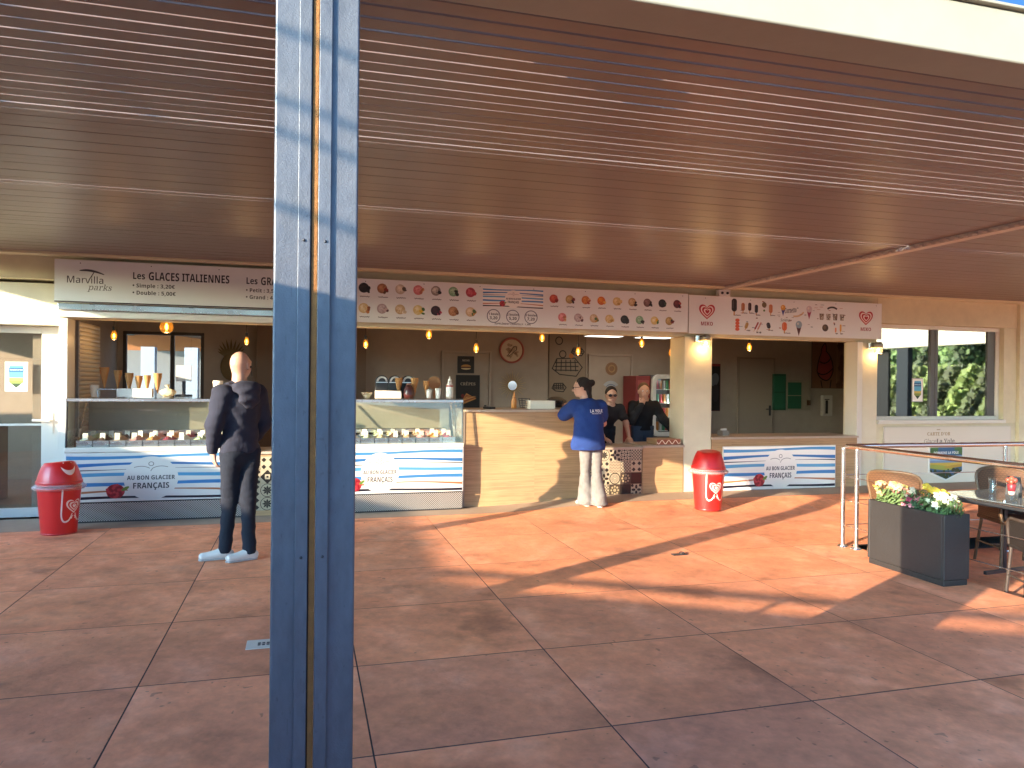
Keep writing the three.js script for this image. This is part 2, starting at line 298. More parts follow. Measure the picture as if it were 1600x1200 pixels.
  mesh('handle', merge([bx(-2.76, -2.71, 0.93, 1.17, dz + 0.05, dz + 0.06), rod([-2.735, 1.08, dz + 0.055], [-2.735, 1.08, dz + 0.11], 0.013), rod([-2.73, 1.08, dz + 0.11], [-2.9, 1.085, dz + 0.11], 0.014)]), M.whiteFrame, door);
  mesh('lock', bx(-2.62, -2.605, 0.028, 0.036, dz + 0.06, dz + 0.062, 0), M.darkMetal, door);
  mesh('hinge', bx(-2.6, -2.588, 0.12, 2.1, dz + 0.05, dz + 0.056, 0), std(0.25, 0.24, 0.22, 0.5), door);
}

// ---------------------------------------------------------------- pergola
const pergola = thing('pergola_roof', 'slatted pergola roof with a white fascia beam shading the terrace', 'pergola');
{
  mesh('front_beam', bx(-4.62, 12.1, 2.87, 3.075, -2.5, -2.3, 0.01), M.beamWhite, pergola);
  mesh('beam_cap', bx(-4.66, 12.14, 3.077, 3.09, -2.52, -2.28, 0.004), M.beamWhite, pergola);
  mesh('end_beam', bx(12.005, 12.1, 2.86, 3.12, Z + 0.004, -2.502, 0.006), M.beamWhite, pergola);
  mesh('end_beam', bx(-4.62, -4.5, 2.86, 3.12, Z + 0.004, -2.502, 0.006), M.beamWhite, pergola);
  mesh('wall_channel', bx(-4.498, 12, 2.875, 3.05, Z + 0.003, Z + 0.2, 0.004), M.cream, pergola);
  const cb = mesh('cross_beam', bx(5.5, 5.6, 2.86, 3.1, Z + 0.052, -2.502, 0.004), std(0.5, 0.42, 0.35, 0.5), pergola);
  const pitch = 0.0962, n = Math.floor((9.0 - 2.56) / pitch);
  const prof = (w) => { const s = new THREE.Shape(); s.moveTo(-w / 2, 0.0015); s.lineTo(-w / 2 + 0.0015, 0); s.lineTo(w / 2 - 0.0015, 0); s.lineTo(w / 2, 0.0015); s.lineTo(w / 2, 0.004); s.lineTo(-w / 2 + 0.003, 0.004); s.lineTo(-w / 2 + 0.003, 0.01); s.lineTo(-w / 2, 0.01); s.closePath(); return s; };
  const mk = (w, L) => uvm(new THREE.ExtrudeGeometry(prof(w), { depth: L, bevelEnabled: false }).rotateY(Math.PI / 2));
  const ws = [0.0815, 0.0868, 0.0893, 0.0953, 0.072, 0.077], gs = ws.map((w) => [mk(w, 9.995), mk(w, 6.4)]);
  const cls = new THREE.SphereGeometry(0.03, 8, 5).scale(0.5, 0.5, 1);
  for (let i = 0; i < n; i++) {
    const z = -2.6 - i * pitch, k = i === 16 ? 4 : i === 33 ? 5 : i < 4 ? 0 : i < 9 ? 1 : i < 16 ? 2 : 3, wob = k === 3 ? 0 : rr(-0.0015, 0.0015), y = 2.9 + (k === 3 ? 0.0012 * (i % 2) : 0) + rr(-0.0006, 0.0006);
    mesh('slat', gs[k][0], M.slat, pergola, [-4.497, y, z + wob]);
    mesh('slat', gs[k][1], M.slat, pergola, [5.605, y, z + wob]);
    mesh('slat_clip', cls, cb.material, cb, [5.497, 2.88, z]);
  }
  const br = mesh('corner_bracket', bx(5.45, 5.62, 2.77, 2.859, Z + 0.052, Z + 0.15, 0.004), M.white, pergola);
  for (const d of [0.04, 0.12]) mesh('bolt', cyl(0.018, 0.018, 0.012, 10).rotateX(Math.PI / 2), M.black, br, [5.45 + d, 2.815, Z + 0.152]);
  // far supports of the roof, out of the picture to the right and left
  for (const [x, z] of [[-4.6, -2.25], [11.85, -2.5]]) mesh('post', bx(x, x + 0.2, 0, z > -2.3 ? 3.0 : 2.858, z, z + 0.2, 0.01), M.galv, pergola);
}
// the big post in front
const post = thing('steel_post', 'tall galvanised blue grey steel post in the foreground with a rusty centre slot', 'post', [-0.085, 0, -2.2]);
{
  const H = 3.3, P = (n, m, ...b) => mesh(n, bx(...b), m, post);
  P('plate', M.galv, 0, 0.1, 0, H, -0.2, 0, 0.007); P('plate', M.galv, 0.124, 0.234, 0, H, -0.2, 0, 0.007);
  P('raised_strip', M.galv, 0.066, 0.1005, 0.0, H, 0.0005, 0.0095, 0.002); P('raised_strip', M.galv, 0.1215, 0.157, 0, H, 0.0005, 0.0095, 0.002);
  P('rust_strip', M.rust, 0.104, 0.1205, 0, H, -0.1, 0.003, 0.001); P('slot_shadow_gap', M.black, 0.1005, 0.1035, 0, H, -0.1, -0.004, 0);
  for (const y of [0.06, 1.07, 1.975]) for (const x of [0.083, 0.142]) mesh('screw', new THREE.SphereGeometry(0.0045, 10, 6, 0, 7, 0, 1.5).rotateX(Math.PI / 2), M.darkMetal, post, [x, y, 0.0095]);
}

// ---------------------------------------------------------------- printed artwork
const DARK = '#26242a';
function heartPath(x, cx, cy, s) { x.beginPath(); x.moveTo(cx, cy + s * 0.95); x.bezierCurveTo(cx - s * 0.55, cy + s * 0.5, cx - s * 1.15, cy + s * 0.1, cx - s * 1.05, cy - s * 0.45); x.bezierCurveTo(cx - s * 0.95, cy - s * 0.95, cx - s * 0.25, cy - s * 0.95, cx, cy - s * 0.45); x.bezierCurveTo(cx + s * 0.25, cy - s * 0.95, cx + s * 0.95, cy - s * 0.95, cx + s * 1.05, cy - s * 0.45); x.bezierCurveTo(cx + s * 1.15, cy + s * 0.1, cx + s * 0.55, cy + s * 0.5, cx, cy + s * 0.95); x.closePath(); }
function heartLogo(x, cx, cy, s, red, bg) { [[1, red], [0.8, bg], [0.64, red], [0.44, bg], [0.27, red]].forEach(([k, c]) => { heartPath(x, cx + (1 - k) * s * 0.06, cy + (1 - k) * s * 0.05, s * k); x.fillStyle = c; x.fill(); }); }
function txt(x, s, px, py, size, fill = DARK, font = 'sans-serif', weight = 'bold', align = 'left', maxw) { x.font = `${weight} ${size}px ${font}`; x.textAlign = align; x.textBaseline = 'middle'; x.fillStyle = fill; maxw ? x.fillText(s, px, py, maxw) : x.fillText(s, px, py); }
function scrib(x, cx, cy, w, h, c = '#6b6460') { x.strokeStyle = c; x.lineWidth = Math.max(1, h * 0.4); x.beginPath(); for (let i = 0; i <= 10; i++) { const px = cx - w / 2 + w * i / 10, py = cy + (i % 2 ? h : -h) * rr(0.1, 0.5); i ? x.lineTo(px, py) : x.moveTo(px, py); } x.stroke(); }
function wave(x, x0, x1, y, h, amp, ph, fill, taper = 0) { x.beginPath(); const n = 30; for (let i = 0; i <= n; i++) { const t = i / n, px = x0 + (x1 - x0) * t, py = y + amp * Math.sin(t * 5 + ph); i ? x.lineTo(px, py) : x.moveTo(px, py); } for (let i = n; i >= 0; i--) { const t = i / n, px = x0 + (x1 - x0) * t, py = y + amp * Math.sin(t * 5 + ph) + h * (1 - taper * Math.sin(t * 3.1)) ; x.lineTo(px, py); } x.closePath(); x.fillStyle = fill; x.fill(); }
function glacier(x, ox, oy, w, h, cx = 0.5) {
  x.save(); x.beginPath(); x.rect(ox, oy, w, h); x.clip();
  x.fillStyle = '#f4efe9'; x.fillRect(ox, oy, w, h);
  const u = h / 100, a = w * 0.006;
  wave(x, ox, ox + w, oy + 4 * u, 8 * u, 2.2 * u, 0.4, '#4a8fc4', 0.35); wave(x, ox, ox + w, oy + 21 * u, 8 * u, 1.6 * u, 2.6, '#2f74b5', 0.5);
  wave(x, ox, ox + w, oy + 33 * u, 2.6 * u, 1.2 * u, 1, '#1b1d2c', 0.9); wave(x, ox, ox + w, oy + 42 * u, 8 * u, 1.6 * u, 3.4, '#5aa3cf', 0.2);
  wave(x, ox, ox + w, oy + 60 * u, 8.5 * u, 1.2 * u, 0.2, '#3f86c4', 0.25); wave(x, ox, ox + w, oy + 77 * u, 5.5 * u, 2.4 * u, 2, '#b8764e', 0.6); wave(x, ox, ox + w, oy + 91 * u, 6 * u, 1.6 * u, 3.6, '#15162a', 0.3);
  const X = ox + w * cx, Y = oy + h * 0.53, r = h * 0.455;
  x.beginPath(); x.arc(X, Y, r, 0, 7); x.fillStyle = '#f5efe8'; x.fill();
  x.strokeStyle = '#8f8580'; x.lineWidth = Math.max(1, u * 1.3); x.beginPath(); x.moveTo(X - r * 0.62, Y - r * 0.5); x.quadraticCurveTo(X - r * 0.3, Y - r * 0.62, X - r * 0.05, Y - r * 0.45); x.moveTo(X + r * 0.62, Y - r * 0.5); x.quadraticCurveTo(X + r * 0.3, Y - r * 0.62, X + r * 0.05, Y - r * 0.45); x.lineTo(X - r * 0.02, Y - r * 0.32); x.stroke();
  x.beginPath(); x.arc(X, Y - r * 0.66, r * 0.09, 0, 7); x.stroke();
  txt(x, 'AU BON GLACIER', X, Y - r * 0.02, r * 0.27, '#2b2a31', 'sans-serif', 'bold', 'center', r * 1.75);
  txt(x, 'FRANÇAIS', X, Y + r * 0.35, r * 0.36, '#2b2a31', 'sans-serif', 'bold', 'center', r * 1.35);
  // raspberry
  const bx0 = X - r * 1.28, by0 = Y + r * 0.58, br = h * 0.15;
  x.fillStyle = '#b3212b'; x.beginPath(); x.arc(bx0, by0, br, 0, 7); x.fill();
  for (let i = 0; i < 26; i++) { const t = i * 2.4, q = br * 0.95 * Math.sqrt(i / 26); x.fillStyle = i % 2 ? '#cc3b44' : '#8f131f'; x.beginPath(); x.arc(bx0 + q * Math.cos(t), by0 + q * Math.sin(t), br * 0.17, 0, 7); x.fill(); }
  x.fillStyle = '#6f8f3a'; x.beginPath(); x.ellipse(bx0 + br * 1.05, by0 - br * 0.35, br * 0.5, br * 0.2, -0.6, 0, 7); x.fill();
  x.restore();
}
function scoop(x, cx, cy, r, col, fruit, side) {
  const g = x.createRadialGradient(cx - r * 0.3, cy - r * 0.3, r * 0.1, cx, cy, r); g.addColorStop(0, col[0]); g.addColorStop(1, col[1]);
  x.fillStyle = g; x.beginPath(); x.arc(cx, cy, r, 0, 7); x.fill();
  for (let i = 0; i < 30; i++) { x.fillStyle = i % 2 ? col[0] : col[1]; x.globalAlpha = 0.6; x.beginPath(); x.arc(cx + rr(-0.75, 0.75) * r, cy + rr(-0.75, 0.75) * r, r * rr(0.05, 0.16), 0, 7); x.fill(); } x.globalAlpha = 1;
  for (let i = 0; i < 4; i++) { x.fillStyle = fruit[i % fruit.length]; x.beginPath(); x.ellipse(cx + r * (0.75 + rr(-0.25, 0.35)), cy + r * rr(-0.2, 0.75), r * rr(0.25, 0.45), r * rr(0.2, 0.35), rr(0, 3), 0, 7); x.fill(); }
  scrib(x, cx + r * 0.2, cy + r * 1.75, r * 1.9, r * 0.28);
}
const FL = [[['#3a322e', '#14110f'], ['#191412', '#2a211c']], [['#c98f62', '#8a5a35'], ['#8c2a22', '#5e3c20']], [['#efe3cf', '#b5a48d'], ['#3a2d24', '#5a4938']], [['#eda5a0', '#c9686a'], ['#d9a878', '#b86f50']], [['#e2dccd', '#7b6f66'], ['#1f1a18', '#2b2522']], [['#bcd6b4', '#6f9a73'], ['#1f2a1c', '#3a2a20']], [['#d46a72', '#9a2f3c'], ['#a12030', '#c04048']],
  [['#eadfc0', '#c9a86b'], ['#c27b3b', '#8a4b22']], [['#d8c8c8', '#a58f90'], ['#5a3a40', '#c8b0a8']], [['#e6d3b1', '#b99a6c'], ['#e8dcc8', '#c2b092']], [['#f0e3b6', '#d3b867'], ['#e3b51f', '#3f6a2c']], [['#4a2027', '#250d12'], ['#b03048', '#3a1218']], [['#cf9c6c', '#9d6a3d'], ['#6a3a1e', '#8b5a2f']], [['#ead8b8', '#c4a377'], ['#b8863b', '#4f6a2c']],
  [['#d9653f', '#a53522'], ['#b0342a', '#7a2418']], [['#d5bb7c', '#9a7d3f'], ['#2f1f1a', '#7a2a2a']], [['#e39a4b', '#b8662a'], ['#a33a1e', '#d3a067']], [['#f0a02e', '#d2661c'], ['#d0441e', '#e9b84e']], [['#ecd9a6', '#caa862'], ['#e0c27d', '#b8914a']], [['#e1c9a0', '#b08c58'], ['#54301f', '#1f1512']], [['#9a7b76', '#6a4a46'], ['#2b2a32', '#1c1a20']], [['#322a28', '#171312'], ['#201a17', '#3b4a2c']], [['#7d2f2f', '#4a1518'], ['#a03a3a', '#2c1010']]];

// ---------------------------------------------------------------- the three sign boards over the hatches
const sideMat = M.white;
function signBoard(name, label, x0, x1, y0, y1, tex) {
  const t = thing(name, label, 'sign', [(x0 + x1) / 2, y0, Z + 0.13], 0, undefined);
  mesh('board', bx(-(x1 - x0) / 2, (x1 - x0) / 2, 0, y1 - y0, -0.02, 0, 0.003), sideMat, t);
  printMesh('printed_face', x1 - x0 - 0.006, y1 - y0 - 0.006, print(tex, 0.42), t, 0, (y1 - y0) / 2, 0.0025);
  for (let x = -(x1 - x0) / 2 + 0.25; x < (x1 - x0) / 2; x += 0.7) mesh('screw', new THREE.SphereGeometry(0.006, 8, 4).scale(1, 1, 0.4), M.darkMetal, t, [x, y1 - y0 - 0.035, 0.003]);
  for (let x = -(x1 - x0) / 2 + 0.3; x < (x1 - x0) / 2 - 0.1; x += 1.2) mesh('bracket', bx(x, x + 0.03, 0.08, y1 - y0 - 0.06, -0.126, -0.021, 0), M.alu, t);
  return t;
}
{
  const s1 = canvasTex(1820, 280, (x, w, h) => {
    x.fillStyle = '#e6e7e6'; x.fillRect(0, 0, w, h); const P = (m) => (m + 2.58) * 600, Q = (y) => (2.84 - y) * 600;
    txt(x, 'Marvilla', P(-2.47), Q(2.625), 62, '#3c3a3d', 'sans-serif', 'normal');
    txt(x, 'parks', P(-2.26), Q(2.545), 52, '#6a6664', 'serif', 'italic');
    x.strokeStyle = '#3c3a3d'; x.fillStyle = '#3c3a3d'; x.lineWidth = 5; x.beginPath(); x.moveTo(P(-2.34), Q(2.725)); x.quadraticCurveTo(P(-2.24), Q(2.765), P(-2.1), Q(2.69)); x.quadraticCurveTo(P(-2.22), Q(2.73), P(-2.34), Q(2.725)); x.fill(); x.stroke(); x.beginPath(); x.moveTo(P(-2.2), Q(2.71)); x.lineTo(P(-2.25), Q(2.62)); x.stroke();
    const block = (px, head, a, b) => { txt(x, 'Les', P(px), Q(2.695), 62, '#1f1d22', 'sans-serif', 'bold', 'left', 78); x.save(); x.translate(P(px) + 96, Q(2.697)); x.scale(0.8, 1.15); txt(x, head, 0, 0, 66, '#1f1d22'); x.restore(); txt(x, '• ' + a, P(px), Q(2.585), 36, '#3a373a'); txt(x, '• ' + b, P(px), Q(2.505), 36, '#3a373a'); };
    block(-1.82, 'GLACES ITALIENNES', 'Simple : 3,20€', 'Double : 5,00€'); block(-0.64, 'GRANITÉS', 'Petit : 3,50€', 'Grand : 4,50€');
    x.fillStyle = '#3a2b26'; x.fillRect(0, h - 8, w, 8);
  });
  signBoard('menu_sign', 'white price sign headed Les Glaces Italiennes above the left hatch', -2.58, 0.45, 2.376, 2.84, s1);
  const s2 = canvasTex(2048, 236, (x, w, h) => {
    const k = w / 4.54; x.fillStyle = '#e6e7e6'; x.fillRect(0, 0, w, h); const P = (m) => (m - 0.453) * k, Q = (y) => (2.785 - y) * k;
    let f = 0;
    for (let i = 0; i < 7; i++) scoop(x, P(0.68 + i * 0.217), Q(2.675), 27, ...FL[f++]);
    for (let i = 0; i < 7; i++) scoop(x, P(0.68 + i * 0.217), Q(2.43), 27, ...FL[f++]);
    for (let i = 0; i < 9; i++) scoop(x, P(3.07 + i * 0.219), Q(2.64), 25, ...FL[f++]);
    for (let i = 0; i < 8; i++) scoop(x, P(3.19 + i * 0.217), Q(2.405), 25, ...FL[(i * 5 + 3) % 23]);
    glacier(x, P(2.14), Q(2.745), P(2.93) - P(2.14), Q(2.50) - Q(2.745));
    [[2.28, '1 boule', '3,20'], [2.53, '2 boules', '5,20'], [2.77, '3 boules', '7,20']].forEach(([m, a, b]) => { x.strokeStyle = '#4a4a5c'; x.lineWidth = 4; x.beginPath(); x.arc(P(m), Q(2.39), 37, 0, 7); x.stroke(); txt(x, a, P(m), Q(2.415), 17, '#333', 'sans-serif', 'bold', 'center'); txt(x, b, P(m), Q(2.365), 24, '#333', 'sans-serif', 'bold', 'center'); });
    txt(x, 'SUPPLÉMENT CHANTILLY : 1,00€', P(2.53), Q(2.295), 14, '#333', 'sans-serif', 'bold', 'center');
    x.fillStyle = '#8d857e'; x.fillRect(w - 3, 0, 3, h);
  });
  signBoard('flavour_sign', 'long white sign of round ice cream scoop pictures over the middle hatch', 0.453, 4.993, 2.262, 2.785, s2);
  const s3 = canvasTex(1600, 267, (x, w, h) => {
    const k = w / 3.15; x.fillStyle = '#e6e7e6'; x.fillRect(0, 0, w, h); let P = (m) => (m - 4.997) * k; const Q = (y) => (2.772 - y) * k;
    for (const m of [5.27, 7.87]) { heartLogo(x, P(m), Q(2.555), 58, '#b3202c', '#eed9d4'); txt(x, 'MIKO', P(m), Q(2.385), 36, '#8d1a26', 'sans-serif', 'bold', 'center'); }
    const P0 = P, K0 = [5.72, 6.6, 6.86, 7.37, 7.46, 7.79], K1 = [5.69, 6.27, 6.47, 6.9, 7.11, 7.455]; P = (m) => { let i = 0; while (i < 4 && m > K0[i + 1]) i++; return P0(K1[i] + (m - K0[i]) * (K1[i + 1] - K1[i]) / (K0[i + 1] - K0[i])); };
    const stick = (m, y, ww, hh, c, tilt = 0) => { x.save(); x.translate(P(m), Q(y)); x.rotate(tilt); x.fillStyle = '#c99c62'; x.fillRect(-ww * 0.14, hh * 0.3, ww * 0.28, hh * 0.5); x.fillStyle = c; x.beginPath(); x.roundRect(-ww / 2, -hh / 2, ww, hh, ww * 0.48); x.fill(); x.fillStyle = 'rgba(255,255,255,.22)'; x.fillRect(-ww * 0.3, -hh * 0.35, ww * 0.16, hh * 0.6); x.restore(); scrib(x, P(m) + ww * 0.6, Q(y) + hh * 0.78, ww * 1.3, 8); };
    const conef = (m, y, s, top, c2) => { x.fillStyle = c2; x.beginPath(); x.moveTo(P(m) - s * 0.5, Q(y)); x.lineTo(P(m) + s * 0.5, Q(y)); x.lineTo(P(m), Q(y) + s * 1.6); x.fill(); x.fillStyle = top; x.beginPath(); x.arc(P(m), Q(y) - s * 0.2, s * 0.58, 0, 7); x.fill(); x.fillStyle = 'rgba(255,240,220,.5)'; x.beginPath(); x.arc(P(m) - s * 0.15, Q(y) - s * 0.35, s * 0.2, 0, 7); x.fill(); };
    stick(5.72, 2.66, 42, 92, '#2b1b14'); stick(5.93, 2.64, 28, 56, '#a8683c'); stick(6.09, 2.645, 26, 58, '#3a1d1a'); stick(6.25, 2.62, 26, 58, '#20181a');
    x.fillStyle = '#6c5a3a'; x.beginPath(); x.arc(P(6.44), Q(2.68), 19, 0, 7); x.fill(); x.fillStyle = '#5b7a3a'; x.beginPath(); x.arc(P(6.44), Q(2.6), 8, 0, 7); x.fill(); stick(6.6, 2.63, 30, 62, '#c57a4a');
    conef(6.86, 2.64, 34, '#d99a3e', '#3b3f8c'); x.save(); x.translate(P(7.02), Q(2.62)); x.rotate(-0.12); x.font = 'italic bold 50px serif'; x.fillStyle = '#20242c'; x.fillText('Cornetto', -8, 0, 100); x.restore(); x.strokeStyle = '#d6b78e'; x.lineWidth = 12; x.beginPath(); x.moveTo(P(7.06), Q(2.535)); x.quadraticCurveTo(P(7.2), Q(2.53), P(7.26), Q(2.6)); x.stroke(); conef(7.37, 2.63, 42, '#cfc0c4', '#a4405c');
    x.strokeStyle = '#3a3230'; x.lineWidth = 13; x.beginPath(); x.arc(P(7.63), Q(2.55), 70, -2.2, -0.95); x.stroke();
    for (let i = 0; i < 4; i++) { x.fillStyle = ['#8c7a68', '#a39687', '#7c6a5c', '#94887a'][i]; x.beginPath(); x.moveTo(P(7.46 + i * 0.11) - 20, Q(2.59)); x.lineTo(P(7.46 + i * 0.11) + 20, Q(2.59)); x.lineTo(P(7.46 + i * 0.11) + 15, Q(2.5)); x.lineTo(P(7.46 + i * 0.11) - 15, Q(2.5)); x.fill(); for (let q = 0; q < 9; q++) { x.fillStyle = q % 2 ? '#3b2c24' : '#d9cfc2'; x.beginPath(); x.arc(P(7.46 + i * 0.11) + rr(-14, 14), Q(2.545) + rr(-20, 18), 4, 0, 7); x.fill(); } }
    for (let q = 0; q < 4; q++) { x.fillStyle = '#d9592e'; x.beginPath(); x.ellipse(P(5.8), Q(2.45 - q * 0.042), 17, 12, 0, 0, 7); x.fill(); } stick(6.02, 2.38, 24, 46, '#b08a4c', 0.35); stick(6.26, 2.38, 12, 60, '#9c3a3a', 0.5); stick(6.33, 2.38, 12, 60, '#c98a7c', 0.5); stick(6.55, 2.39, 30, 44, '#2a1a1c', -0.3);
    for (let i = 0; i < 46; i++) scrib(x, P0(5.66 + rnd() * 1.86), Q(2.33 + rnd() * 0.4), rr(10, 30), rr(3, 6), ['#7a5a50', '#8a7f78', '#a0563c', '#5a6a72'][i % 4]);
    txt(x, 'Solero', P(6.9), Q(2.475), 28, '#4a5a50', 'sans-serif', 'italic', 'center'); stick(6.89, 2.385, 40, 62, '#dd6a35'); conef(7.17, 2.4, 46, '#8ea6b4', '#5a2a2c'); x.fillStyle = '#4a3526'; x.beginPath(); x.arc(P(7.52), Q(2.385), 26, 0, 7); x.fill(); x.fillStyle = '#6b5138'; x.beginPath(); x.arc(P(7.51), Q(2.395), 14, 0, 7); x.fill(); stick(7.79 - 0.02, 2.39, 16, 54, '#e0a23c'); stick(7.66, 2.46, 8, 10, '#b45a3a'); stick(7.72 - 0.03, 2.36, 14, 34, '#e38a5a');
  });
  signBoard('ice_lolly_sign', 'white sign with two red heart logos and ice lolly pictures over the right hatch', 4.997, 8.147, 2.25, 2.772, s3);
}

// ---------------------------------------------------------------- display freezers, counters
const tubG = merge([bx(-0.075, 0.075, 0, 0.012, -0.16, 0.16, 0), bx(-0.078, -0.07, 0, 0.11, -0.163, 0.163, 0), bx(0.07, 0.078, 0, 0.11, -0.163, 0.163, 0), bx(-0.07, 0.07, 0, 0.11, 0.155, 0.163, 0), bx(-0.07, 0.07, 0, 0.11, -0.163, -0.155, 0)]);
function moundG(sd) { const g = new THREE.PlaneGeometry(0.139, 0.309, 10, 16).rotateX(-Math.PI / 2), p = g.attributes.position; const s0 = seed; seed = sd; const a = rr(0, 6), b = rr(30, 60); seed = s0; for (let i = 0; i < p.count; i++) { const x = p.getX(i) / 0.07, z = p.getZ(i) / 0.155; p.setY(i, 0.085 + 0.055 * (1 - x * x) * (1 - z * z * z * z) + 0.012 * Math.sin(b * p.getZ(i) * 2 + a + x * 2) + 0.006 * Math.sin(p.getX(i) * 90 + a)); } g.computeVertexNormals(); return g; }
const mounds = [moundG(1), moundG(22), moundG(31)];
const tagTex = canvasTex(96, 128, (x, w, h) => { x.fillStyle = '#efe6d0'; x.fillRect(0, 0, w, h); x.fillStyle = '#5b5040'; x.beginPath(); x.arc(48, 50, 18, 0, 7); x.stroke(); scrib(x, 48, 96, 60, 10); scrib(x, 48, 20, 50, 8); });
const tagMat = print(tagTex, 0.6);
const GEL = [['pale vanilla', [0.72, 0.6, 0.36]], ['pink strawberry', [0.66, 0.3, 0.26]], ['white coconut', [0.78, 0.74, 0.66]], ['brown chocolate', [0.12, 0.06, 0.035]], ['orange coloured', [0.72, 0.32, 0.1]], ['pale green', [0.45, 0.55, 0.33]], ['beige coffee', [0.45, 0.3, 0.17]], ['dark red berry', [0.3, 0.04, 0.06]]];
const gelMat = GEL.map(([, c]) => std(...c, 0.5, 0, { bumpMap: scaled(bumpFine, 30), bumpScale: 0.004 }));
const panelTex = canvasTex(1024, 350, (x, w, h) => glacier(x, 0, 0, w, h, 0.47));
const panelTex2 = canvasTex(1024, 350, (x, w, h) => glacier(x, 0, 0, w, h, 0.31));
function freezer(label, x0, x1, tex, px0, px1, where) {
  const t = thing('ice_cream_display', label, 'display freezer'), F = Z + 0.22, B = Z - 0.72;
  const W = (n, m, ...b) => mesh(n, bx(...b), m, t);
  W('base', M.black, x0 + 0.03, x1 - 0.03, 0, 0.22, B, F - 0.03); mesh('grille', new THREE.PlaneGeometry(x1 - x0 - 0.02, 0.2), M.perf, t, [(x0 + x1) / 2, 0.115, F - 0.018], [0.12, 0, 0]);
  { const uv = t.children[t.children.length - 1].geometry.attributes.uv; for (let i = 0; i < uv.count; i++) uv.setXY(i, uv.getX(i) * (x1 - x0), uv.getY(i) * 0.2); }
  W('cabinet', M.white, x0, x1, 0.224, 0.76, B, F - 0.008, 0.006);
  printMesh('striped_panel', px1 - px0, 0.52, new THREE.MeshStandardMaterial({ map: tex, color: C(0.66, 0.66, 0.65), roughness: 0.35 }), t, (px0 + px1) / 2, 0.49, F - 0.005);
  W('rim', M.whiteFrame, x0, x1, 0.762, 0.815, F - 0.09, F + 0.004, 0.008);
  W('back_panel', std(0.3, 0.275, 0.2, 0.45, 0.2, { map: scaled(wear, 1) }), x0 + 0.03, x1 - 0.03, 0.95, 1.31, B + 0.1, B + 0.12, 0.003);
  W('inner_ledge', M.steel, x0 + 0.03, x1 - 0.03, 0.9, 0.945, B + 0.05, B + 0.2, 0.004);
  W('well_floor', std(0.1, 0.1, 0.1, 0.4), x0 + 0.03, x1 - 0.03, 0.762, 0.768, B + 0.03, F - 0.092, 0);
  W('back_rail', M.darkMetal, x0 + 0.03, x1 - 0.03, 0.77, 0.898, B + 0.03, B + 0.06, 0);
  for (const [a, b] of [[x0, x0 + 0.012], [x1 - 0.012, x1]]) { W('side_glass', M.glass, a, b, 0.817, 1.31, B + 0.03, F - 0.03, 0); }
  mesh('front_glass', bx(-(x1 - x0) / 2 + 0.014, (x1 - x0) / 2 - 0.014, 0, 0.5, -0.004, 0.002, 0), M.glass, t, [(x0 + x1) / 2, 0.817, F - 0.02], [-0.06, 0, 0]);
  for (const x of [x0, x1 - 0.02]) mesh('corner_post', rod([x + 0.01, 0.815, F - 0.035], [x + 0.01, 1.315, F - 0.065], 0.011), M.darkMetal, t);
  W('top_shelf', M.glass, x0, x1, 1.345, 1.357, B, F - 0.05, 0); W('top_frame', M.alu, x0, x1, 1.31, 1.343, F - 0.08, F - 0.045, 0.004); W('top_frame', M.darkMetal, x0, x1, 1.312, 1.343, B, B + 0.05, 0.004);
  for (const x of [x0 + 0.02, x1 - 0.05]) { mesh('gas_strut', rod([x + 0.015, 0.86, B + 0.55], [x + 0.015, 1.3, B + 0.25], 0.012), M.steel, t); }
  for (const x of [x0 + 0.06, x1 - 0.09]) W('foot', M.rubber, x, x + 0.04, -0.001, 0.02, F - 0.1, F - 0.05, 0.003);
  rebase(t);
  // the tubs in the well
  const n = Math.floor((x1 - x0 - 0.1) / 0.165), off = (x1 - x0 - n * 0.165) / 2;
  for (let r = 0; r < 2; r++) for (let i = 0; i < n; i++) {
    const k = (i * 3 + r * 5 + (x0 > 0 ? 2 : 0)) % 8, ord = ['first', 'second', 'third', 'fourth', 'fifth', 'sixth', 'seventh', 'eighth', 'ninth', 'tenth', 'eleventh'][i];
    const tb = thing('ice_cream_tub', `${GEL[k][0]} tub, ${ord} from left, ${r ? 'back' : 'front'} row, ${where} freezer`, 'ice cream tub', [x0 + off + 0.0825 + i * 0.165, 0.77, F - 0.28 - r * 0.34], 0, 'ice cream tubs in the display freezers');
    mesh('tub', tubG, M.steel, tb); mesh('ice_cream', mounds[(i + r) % 3], gelMat[k], tb);
    const tag = mesh('flavour_tag', bx(-0.026, 0.026, 0, 0.075, -0.001, 0.001, 0), M.cup, tb, [rr(-0.02, 0.02), 0.115, 0.13 - 0.05 * rnd()], [-0.15, rr(-0.2, 0.2), 0]);
    printMesh('tag_print', 0.05, 0.07, tagMat, tag, 0, 0.038, 0.0018);
  }
  return t;
}
freezer('long glass fronted ice cream freezer with blue striped panel, left of the man', -2.45, -0.64, panelTex, -2.43, -0.66, 'left');
freezer('glass fronted ice cream freezer with blue striped panel beside the wooden counter', 0.42, 1.9, panelTex2, 0.44, 1.885, 'right');

